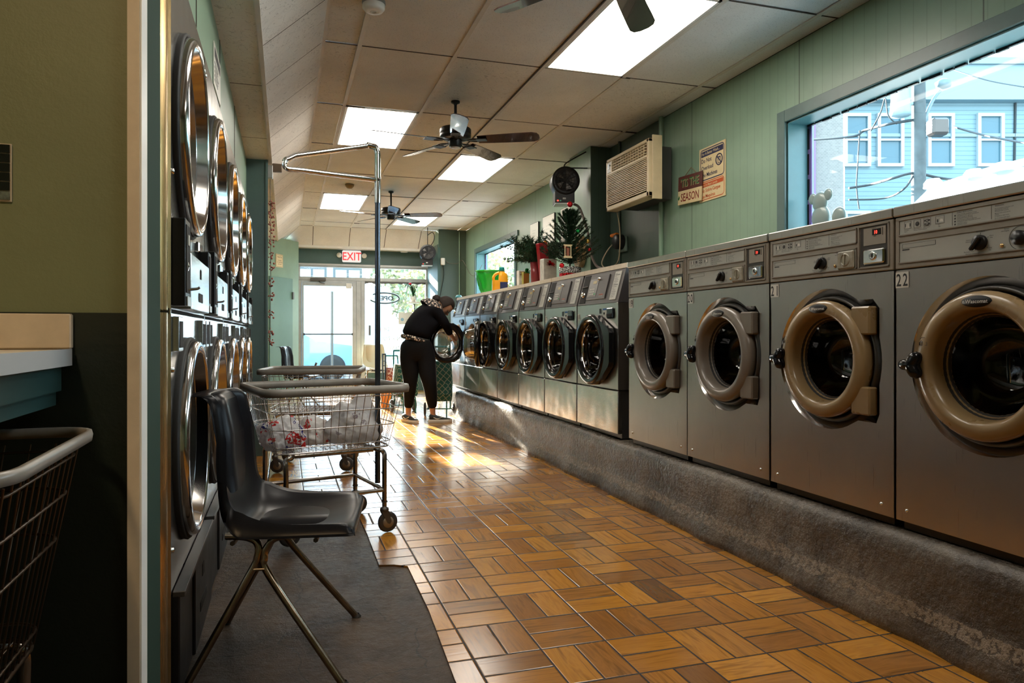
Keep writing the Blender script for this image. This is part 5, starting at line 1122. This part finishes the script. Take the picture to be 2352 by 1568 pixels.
b.obj('branches', m_fir, t); st.obj('trunk', mat('twig_brown', (.05, .03, .018)), t)
for (x, y, z, r, m) in ((-.13, -.13, .13, .022, m_rf), (.02, -.14, .44, .018, m_gr), (-.02, -.05, .69, .026, m_rf), (.13, -.10, .36, .022, m_gold), (.15, -.09, .29, .020, m_rf), (-.10, -.08, .36, .020, m_gift), (-.09, -.11, .30, .018, m_rf)):
    B().lathe([(.001, -r)]+[(r*math.sin(a), -r*math.cos(a)) for a in [PI*i/10 for i in range(1, 10)]]+[(.001, r)], (x, y, z), 'z', 18).obj('ornament', m, t)
b = B(); x, y, z = -.10, -.20, .20; frame_line(b, x-.032, x+.032, z, z+.10, .003, .009, y, 0); b.box(x-.04, x+.04, y-.002, y+.002, z-.01, z+.004, 0); b.box(x-.04, x+.04, y-.002, y+.002, z+.098, z+.108, 0); b.box(x-.014, x+.014, y-.001, y+.001, z+.01, z+.08, 1); b.obj('door_ornament', [m_signc, mat('brown_ornament', (.25, .07, .03), .5)], t)
t = thing('wash_cup', 'dark cup with a pale blue lid on the machine end beside the head of the person', 'cup', (2.18, 9.45, 1.25))
t.location = (2.2, 9.36, PB+.0)
b = B(); b.box(-.12, .5, -.12, .22, 0, .86, 0, .006); b.obj('change_machine', m_alu, t) if False else None
bpy.data.objects.remove(t)
t = thing('soap_dispenser', 'slim grey cabinet at the far end of the washer row, topped by a cup', 'cabinet', (2.16, 9.22+.10, PB), RZR)
B().box(-.28, -.02, 0, .5, 0, 1.02, 0, .006).obj('cabinet_body', m_alu, t)
t = thing('drink_cup', 'dark cup with pale blue lid standing at the far end of the washers', 'cup', (2.24, 9.46, PB+1.02)); B().lathe([(.001, 0), (.032, 0), (.042, .17), (.001, .17)], (0, 0, 0), 'z', 20).obj('cup_body', m_black, t); B().lathe([(.044, .168), (.044, .18), (.03, .20), (.001, .205)], (0, 0, 0), 'z', 20).obj('lid', mat('pale_blue_lid', (.12, .42, .52), .3), t)
# plant and charger on the far walls
t = thing('potted_plant', 'drooping long-leaved plant at the right edge of the shop window', 'plant', (2.20, 12.85, 1.62))
B().lathe([(.001, 0), (.05, 0), (.065, .10), (.055, .10)], (0, 0, 0), 'z', 20).box(-.10, .10, -.06, .10, -.02, 0).obj('pot', m_white, t); b = B(); q = random.Random(2)
for k in range(26):
    a = q.random()*6.28; L_ = .18+.16*q.random(); c, s_ = math.cos(a), math.sin(a); P = bez([(0, 0, .1), (c*L_*.3, s_*L_*.3, .30), (c*L_*.6, s_*L_*.6, .25+.05*q.random()), (c*L_*.8, s_*L_*.8, .25-L_*.9)], 5); nrm = Vector((-s_, c, 0))
    b.loft([[p-nrm*.010*(1-i/len(P)), p+nrm*.010*(1-i/len(P))] for i, p in enumerate(P)], 0, caps=False)
b.obj('leaves', mat('leaf_green', (.02, .12, .025), .4), t); B().lathe([(.001, 0), (.02, .01), (.03, .03), (.02, .045), (.001, .05)], (-.06, -.03, .30), 'z', 12).obj('blossom', m_rf, t)
t = thing('wall_charger', 'white plug adapter with hanging cord on the far end wall', 'charger', (2.60, 12.195, 2.24)); B().box(-.035, .035, -.05, 0, 0, .12, 0, .008).obj('adapter', m_white, t); B().tube(bez([(0, -.02, 0), (.02, -.02, -.1), (.01, -.02, -.25), (-.06, -.02, -.6), (-.09, -.01, -.9)], 6), .005, 6).obj('cord', m_black, t)
B_([(2.63, 12.18, 2.35), (2.70, 12.17, 2.28), (2.85, 12.17, 2.27), (2.95, 12.17, 2.33), (3.0, 11.9, 2.10), (3.0, 11.6, 2.02), (3.0, 11.3, 2.06), (3.0, 11.05, 2.15)], .004, 'wall_wire', m_cable, 'thin wire sagging across the far corner toward the small window')
tag(B().tube([(2.90, 12.19, .4), (2.90, 12.19, 2.83)], .010, 8).obj('corner_conduit', m_wall), 'slim painted conduit running up the far end wall', 'pipe')
# exit sign with two lamp heads
t = thing('exit_sign', 'white EXIT sign with red letters and two round lamps over the door', 'exit sign', (1.13, 13.11, 2.42))
b = B(); b.box(-.165, .165, -.05, 0, -.09, .12, 0, .015); b.obj('housing', emis('exit_housing', (1, .93, .85), .75), t); B().text('EXIT', .200, 0, -.055, -.052, 0, 'C', .82).obj('lettering', emis('exit_red', (1, .04, .05), .85), t)
for s_ in (-1, 1): B().lathe([(.001, -.07), (.035, -.065), (.045, -.05), (.04, -.01), (.02, 0)], (s_*.22, 0, .03), 'y', 24).obj('lamp_head', m_white, t)
t = thing('ceiling_emergency_light', 'small white fitting under the bulkhead right of the EXIT sign', 'light fitting', (2.05, 12.95, 2.552)); B().lathe([(.001, 0), (.07, 0), (.065, -.025), (.001, -.03)], (0, 0, 0), 'z', 24).obj('dome', m_white, t)
# closet wall notice
nx = Vector((math.cos(ca), math.sin(ca), 0))
b = B(); b.box(0, .20, -.008, 0, 0, .21, 0, .002); frame_line(b, .01, .19, .01, .20, .01, .003, -.0085, 1); b.text('Thank You', .030, .10, .155, -.009, 1, 'C')
for k, s in enumerate(('for keeping', 'your laundromat', 'neat & clean')): b.text(s, .022, .10, .105-.03*k, -.009, 1, 'C')
tag(b.obj('courtesy_notice', [m_signc, m_ink], None, P0+nx*.33+Vector((.002, -.004, 2.12)), (0, 0, ca)), 'cream notice plate on the green wall above the closet door', 'sign')
# garland with berry clusters on the pilaster corner
t = thing('berry_garland', 'string of dusty red berry clusters hanging down the pilaster corner', 'garland', (-.128, 6.60, 0)); B().tube([(0, 0, .95), (.004, 0, 1.6), (0, 0, 2.50)], .003, 5).obj('cord', m_cable, t); q = random.Random(9)
m_berry = mat('dusty_red_berry', (.33, .11, .085), .6, var=.4, vs=30)
for z in (.98, 1.06, 1.22, 1.38, 1.50, 1.64, 1.74, 1.84, 1.93, 2.02, 2.10, 2.18):
    b = B()
    for k in range(11):
        p = Vector((q.uniform(-.012, .035), q.uniform(-.03, .02), z+q.uniform(-.035, .035))); r = q.uniform(.006, .010); b.lathe([(.001, -r), (r*.7, -r*.7), (r, 0), (r*.7, r*.7), (.001, r)], p, 'z', 8)
    b.obj('berry_cluster', m_berry, t)
t = thing('security_camera', 'small boxy camera fitting at the top corner of the pilaster', 'camera', (-.14, 6.56, 2.46)); B().box(-.01, .035, -.03, .03, -.06, .05, 0, .004).obj('mount', m_alu, t); B().box(.03, .11, -.02, .03, .0, .07, 0, .004).obj('camera_body', mat('brown_camera', (.12, .08, .05), .5), t)
# shop window graphics: neon OPEN (seen from behind) and white lettering seen reversed
t = thing('open_sign', 'dark looping OPEN sign hanging inside the shop window, seen reversed', 'sign', (1.72, 13.145, 1.70))
b = B(); b.tube([(.27*math.cos(a), 0, .095*math.sin(a)) for a in [R(200)+R(300)*i/36 for i in range(37)]], .014, 6); b.text('OPEN', .115, .0, -.04, 0, 0, 'C', 1.15, mirror=True); b.text('OPEN', .115, .004, -.042, .002, 0, 'C', 1.15, mirror=True); b.tube([(-.2, 0, -.005), (.2, 0, .0)], .004, 5); b.tube([(-.1, 0, .08), (-.1, 0, .305)], .001, 4); b.tube([(.1, 0, .08), (.1, 0, .305)], .001, 4)
b.obj('neon_tube', mat('unlit_neon', (.02, .04, .04), .3), t)
b = B()
for k, s in enumerate(('WASH & DRY', 'CLEAN & FOLD', '7 DAYS', 'LAUNDRY')): b.text(s, .10, 1.92, 1.10-.175*k, 13.166, 0, 'C', 1.0, mirror=True)
tag(b.obj('window_lettering', mat('white_vinyl', (.85, .85, .85), .5)), 'rows of white vinyl letters on the shop window, seen from behind', 'lettering')
b = B(); b.box(0, .36, -.003, 0, 0, .22, 0); b.lathe([(.03, -.004), (.001, -.004)], (.07, 0, .09), 'y', 20, 1); b.box(.13, .20, -.004, -.003, .06, .065, 2); b.box(.13, .22, -.004, -.003, .09, .095, 2); b.box(.30, .306, -.004, -.003, .05, .10, 3)
tag(b.obj('window_poster', [m_white, mat('pale_blue_ink', (.25, .45, .6), .5), m_label, m_ink], None, (1.98, 13.16, 1.22)), 'white poster with a pale blue disc taped inside the shop window', 'poster')
tag(B().box(1.44, 1.475, 13.15, 13.165, 1.02, 1.20).obj('door_plate', m_darkmetal), 'small dark plate at the left edge of the shop window', 'plate')
# balloons shaped like a toy bear behind the right window
m_bal = mat('grey_balloon', (.30, .38, .36), .3, coat=.2)
t = thing('balloon_figure', 'grey balloon animal figure sitting inside the large right window', 'balloon figure', (3.11, 3.54, 1.412))
for (y, z, r) in ((.04, .13, .16), (.04, .345, .075), (.045, .44, .062), (-.022, .475, .036), (.11, .47, .034), (-.11, .33, .055)):
    nm = 'belly' if r == .16 else 'chest' if r == .075 else 'head' if r == .062 else 'ear' if r < .04 else 'foot'
    bl = B().lathe([(.001, -r)]+[(r*math.sin(a), -r*math.cos(a)) for a in [PI*i/14 for i in range(1, 14)]]+[(.001, r)], (0, y, z), 'z', 24); bl.v = [Vector((v.x*.35, v.y, v.z)) for v in bl.v]; bl.obj(nm, m_bal, t)
# ================================================================== OUTSIDE
m_asph = mat('asphalt', (.16, .16, .165), .8, var=.2, vs=3); m_side = mat('sidewalk', (.48, .47, .44), .8, var=.12, vs=4)
b = B(); b.box(-25, 25, 17.2, 60, -.22, -.12); b.box(5.2, 40, -20, 17.2, -.22, -.12); struct(b, 'ground', m_asph)
b = B(); b.box(-25, 5.2, 13.35, 17.2, -.2, -.03); b.box(3.25, 5.2, -20, 13.4, -.2, -.03); struct(b, 'ground', m_side)
# facade beyond the right window: clapboard house set square to the slanting street
fw = Vector((math.sin(THETA), math.cos(THETA), 0)); FD = fw*22
def mk_siding():
    t = NT('pale_blue_clapboard'); sp = t.n('SeparateXYZ'); t.l(t.coords(), sp.inputs[0]); f = t.math('FRACT', t.math('MULTIPLY', sp.outputs[2], 7.2)); k = t.math('LESS_THAN', f, .14)
    t.set(col=t.mix(k, (.155, .26, .30), (.085, .16, .19)), rough=.6); t.bump(f, .4, .02); return t.m
hs = thing('clapboard_house', 'pale blue clapboard house across the street beyond the large right window', 'house', tuple(FD), -THETA)
b = B(); b.box(10.25, 26, 0, 8, -.15, 9.0, 0); b.box(10.1, 26, -.35, 0, 8.15, 9.35, 1); b.box(10.1, 26, -.45, 0, 9.2, 9.4, 2); b.box(10.25, 26, -.06, 0, 7.1, 7.2, 2); b.obj('wall', [mk_siding(), mat('pale_cornice', (.19, .30, .34), .6), mat('dark_cornice_line', (.18, .26, .30), .6)], hs)
for x in (10.30, 11.32, 12.87, 14.40, 17.0, 19.0):
    for zc in (6.90, 3.9):
        wf = B(); z0, z1 = (6.28-.0, 7.72) if zc > 5 else (3.3, 4.72); z0 -= .0; wd = .62
        for q in ((x-.1, x+wd+.1, z0-.10, z0), (x-.1, x+wd+.1, z1, z1+.10), (x-.1, x, z0, z1), (x+wd, x+wd+.1, z0, z1), (x, x+wd, (z0+z1)/2-.03, (z0+z1)/2+.03)): wf.box(q[0], q[1], -.10, 0, q[2], q[3])
        o = wf.obj('window', mat('white_window_trim', (.36, .43, .46), .5), hs); B().box(x, x+wd, -.03, 0, z0, z1).obj('pane', mat('street_pane', (.05, .13, .17), .15), o)
bk = thing('brick_building', 'grey-beige brick building at the left of the large right window view', 'building', tuple(fw*19), -THETA)
def mk_brick():
    t = NT('pale_brick'); x = t.n('TexBrick'); x.inputs['Scale'].default_value = 6; x.inputs['Color1'].default_value = (.20, .20, .185, 1); x.inputs['Color2'].default_value = (.16, .16, .15, 1); x.inputs['Mortar'].default_value = (.25, .25, .24, 1)
    mp = t.n('Mapping'); mp.inputs['Rotation'].default_value = (R(90), 0, 0); t.l(t.n('TexCoord').outputs['Object'], mp.inputs[0]); t.l(mp.outputs[0], x.inputs['Vector']); t.set(col=x.outputs[0], rough=.8); return t.m
B().box(7.9, 8.82, 0, 3, -.15, 8.2).obj('wall', mk_brick(), bk); B().box(7.6, 8.0, -.2, .1, -.1, 8.3).obj('corner_pier', mat('dull_purple_pier', (.16, .10, .26), .6), bk)
# utility pole with transformer, lamp arm and box
up = thing('utility_pole', 'grey utility pole with transformer drum and street lamp outside the right window', 'utility pole', tuple(fw*15), -THETA)
px = 934*15/1640
B().lathe([(.15, -.15), (.13, 6.8)], (px, 0, 0), 'z', 16).obj('pole', mat('weathered_pole', (.05, .07, .075), .7, var=.3, vs=6), up)
b = B(); b.lathe([(.001, 5.6), (.19, 5.62), (.20, 5.7), (.17, 6.25), (.10, 6.30), (.001, 6.3)], (px-.38, 0, 0), 'z', 24); b.box(px-.2, px-.1, -.03, .03, 5.85, 5.92); b.obj('transformer', mat('transformer_grey', (.20, .30, .34), .5), up)
b = B(); b.tube(bez([(px+.08, 0, 5.2), (px+.15, 0, 5.6), (px+.30, 0, 5.95), (px+.45, 0, 6.15)], 5), .035, 8); b.lathe([(.001, -.1), (.14, -.05), (.16, .05), (.05, .12), (.001, .13)], (px+.52, 0, 6.28), 'z', 16); b.obj('street_lamp', mat('lamp_grey', (.12, .18, .2), .5), up)
B().box(px+.22, px+.58, -.15, .15, 5.2, 5.56, 0, .05).obj('junction_box', m_darkmetal, up)
m_w = mat('black_street_wire', (.02, .03, .035), .7)
def wire(P, r, lab):
    tag(B().tube(bez(P, 5), r, 5).obj('street_wire', m_w), lab, 'wire', 'overhead street wires outside the right window')
wire([(12.0, 14.03, 5.67), (12.13, 12.94, 5.47), (12.36, 12.87, 5.6), (12.07, 11.91, 5.45), (12.42, 11.8, 5.51), (12.59, 11.74, 5.54)], 0.03, 'thick bundled street wire running left from the pole at transformer height')
wire([(13.37, 11.5, 5.4), (13.05, 10.55, 4.94), (12.82, 9.57, 4.52), (12.51, 8.62, 4.13)], 0.022, 'street wire sagging to the right from the junction box')
wire([(15.16, 13.03, 7.33), (15.01, 12.03, 6.72), (14.79, 11.05, 6.23)], 0.014, 'thin high street wire with a small clamp, upper right')
wire([(12.03, 12.97, 4.31), (12.5, 12.82, 4.39), (12.15, 11.88, 4.31), (12.59, 11.74, 4.42), (13.11, 11.58, 4.32), (12.97, 10.57, 4.0)], 0.03, 'lower thick street wire crossing behind the pole')
wire([(12.03, 12.97, 4.05), (12.78, 12.73, 4.08), (12.37, 11.81, 4.08), (12.59, 11.74, 4.4)], 0.02, 'lowest street wire curving up to the pole')
wire([(12.27, 12.9, 5.6), (12.22, 12.91, 4.82), (12.2, 12.92, 4.33), (12.25, 12.9, 3.84)], 0.015, 'thin wire dropping straight down from the wire bundle')
wire([(12.11, 12.42, 5.45), (12.07, 12.12, 5.74), (12.01, 11.93, 6.0), (12.07, 11.91, 5.63), (12.24, 11.85, 5.45)], 0.014, 'looped wire dropping from the transformer drum')
wire([(21.41, 16.26, 9.17), (21.4, 16.26, 7.96), (21.38, 16.27, 6.35)], 0.035, 'vertical dark cable down the house front at the right')
# white bus parked beside the building
bus = thing('white_bus', 'white bus roof with round marker lights, parked outside the right window', 'bus', (6.2, 0, -.12))
m_bw = mat('white_bus_paint', (.80, .83, .85), .3, coat=.4); m_bg = mat('bus_glass', (.16, .30, .36), .1)
b = B(); prof = [(0, .35), (0, 1.6), (.06, 2.54), (.16, 2.72), (.35, 2.80), (1.9, 2.80), (2.1, 2.7), (2.25, 2.5), (2.25, .35)]
st_ = [(-6, 1, 0), (5.2, 1, 0), (5.75, 1, -.04), (6.05, .97, -.20), (6.25, .92, -.48), (6.35, .9, -.9)]
b.loft([[(1.12+(x-1.12)*f, y, z if z < 1.7 else z+dz*(z-1.2)/1.4) for x, z in prof] for y, f, dz in st_], 0, True); b.obj('body', m_bw, bus)
b = B(); b.box(-.012, .0, -5.8, 5.1, 1.35, 2.12); b.obj('side_window', m_bg, bus)
for y in (5.75, 5.30, 5.0, 4.72):
    b = B(); b.lathe([(.075, 0), (.072, .05), (.05, .085), (.001, .095)], (.10, y-.1, 2.66), 'z', 20, rz=1.3); b.obj('marker_light', m_bw, bus)
b = B(); b.tube(bez([(.0, 4.5, 2.45), (-.08, 4.3, 2.53), (-.10, 3.9, 2.57), (-.05, 3.5, 2.57)], 6), .02, 8); b.obj('roof_rail', m_black, bus)
for y in (4.6, -3.5): B().lathe([(.001, -.02), (.25, -.02), (.42, 0), (.42, .22), (.001, .22)], (-.02, y, .42), 'x', 28).obj('wheel', m_rubber, bus)
# street beyond the storefront
def car(label, loc, rz, col, L=4.3, van=False):
    t = thing('parked_car' if not van else 'box_truck', label, 'car' if not van else 'truck', loc, rz)
    mc = mat('car_paint_%s' % label.split()[0], col, .25, coat=.6); b = B()
    if van: pr = [(-L/2, .4), (-L/2, 2.6), (-L/2+.1, 2.75), (L*.22, 2.75), (L*.26, 2.2), (L*.40, 1.9), (L*.47, 1.25), (L/2, 1.1), (L/2, .4)]
    else: pr = [(-L/2, .35), (-L/2, .85), (-L*.44, .95), (-L*.30, 1.38), (L*.05, 1.42), (L*.22, .98), (L*.46, .85), (L/2, .65), (L/2, .35)]
    W_ = 1.0 if van else .86
    b.loft([[(x, y, z if z < 1 else z-(0 if abs(y) < W_*.9 else .05)) for x, z in pr] for y in (-W_, -W_*.95, W_*.95, W_)], 0, True, sm=False); b.obj('body', mc, t)
    b = B(); g = [(-L*.28, .92), (-L*.25, 1.32), (L*.02, 1.34), (L*.15, .95)] if not van else [(L*.24, 1.45), (L*.26, 2.0), (L*.38, 1.85), (L*.42, 1.4)]
    for s_ in (-1, 1): b.prism(g, s_*W_, s_*(W_+.01), 'xz')
    b.obj('side_glass', mat('car_glass', (.04, .07, .09), .1), t)
    for x in (-L*.31, L*.31):
        for s_ in (-1, 1):
            c = B(); c.lathe([(.001, -.1), (.20, -.1), (.32, -.09), (.33, .0), (.32, .09), (.20, .1), (.001, .1)], (x, s_*(W_-.05), .33), 'y', 24); c.obj('wheel', m_rubber, t)
    return t
car('blue hatchback parked at the kerb seen through the glass door', (-.4, 18.6, -.12), R(14), (.10, .28, .48)); car('silver saloon parked beyond the shop window lettering', (4.4, 18.4, -.12), R(4), (.42, .46, .48))
car('white delivery truck in the street beyond the glass door', (.2, 24.5, -.12), R(180), (.48, .60, .70), 6.2, True); car('dark saloon across the street right of the truck', (6.4, 25.5, -.12), R(178), (.08, .10, .12))
fb = thing('row_building', 'pale building with dark framed windows across the street beyond the door', 'building', (0, 34, 0))
b = B(); b.box(-12, 3.6, 0, 6, -.15, 6.2); b.obj('wall', mat('pale_stucco', (.44, .50, .55), .8), fb)
for x in (-8, -5.2, -2.4, .6, 2.2):
    o = B().box(x-.1, x+1.2, -.05, 0, 2.6, 4.1).obj('window', mat('dark_street_frame', (.10, .12, .13), .5), fb); B().box(x, x+.5, -.07, 0, 2.7, 4.0).box(x+.6, x+1.1, -.07, 0, 2.7, 4.0).obj('pane', mat('pale_street_pane', (.45, .55, .62), .15), o)
q = random.Random(5); m_tree = mat('autumn_leaf', (.62, .58, .36), .7, var=.4, vs=3); m_tr2 = mat('dull_leaf_green', (.36, .42, .28), .7, var=.5, vs=3)  # two leaf tones, shared out at random
for k, (x, y, h, lab) in enumerate(((5.2, 30, 5.2, 'leafy street tree beyond the shop window, left of its neighbour'), (7.6, 31, 6.0, 'tall leafy street tree farther right beyond the shop window'), (10.5, 29, 5.0, 'rightmost leafy street tree behind the person'), (13.5, 24, 5.5, 'leafy street tree seen through the small right window'), (17, 30, 6.5, 'large leafy tree behind the small right window'))):
    t = thing('street_tree', lab, 'tree', (x, y, -.12)); B().tube(bez([(0, 0, 0), (.1, 0, h*.3), (-.05, .1, h*.6)], 5), [.16]*6+[.08]*5, 8).obj('trunk', mat('bark', (.08, .06, .05), .9), t); b = B()
    for i in range(2600):
        a = q.random()*6.28; e = math.acos(2*q.random()-1); r = (.55+.45*q.random())*h*.36; c = Vector((r*math.sin(e)*math.cos(a), r*math.sin(e)*math.sin(a), r*.95*math.cos(e)+h*.66)); n_ = Vector((q.gauss(0, 1), q.gauss(0, 1), q.gauss(0, 1))).normalized(); u = n_.orthogonal().normalized()*.11; w_ = n_.cross(u).normalized()*.09
        b.add([c-u, c-w_, c+u, c+w_], [(0, 1, 2, 3)], 0 if q.random() < .6 else 1)
    b.obj('crown', [m_tree, m_tr2], t)
tag(B().tube([(1.0, 16.6, -.03), (1.0, 16.6, 2.0)], .03, 8).obj('parking_meter_post', m_darkmetal), 'thin dark post standing on the pavement outside the glass door', 'post')
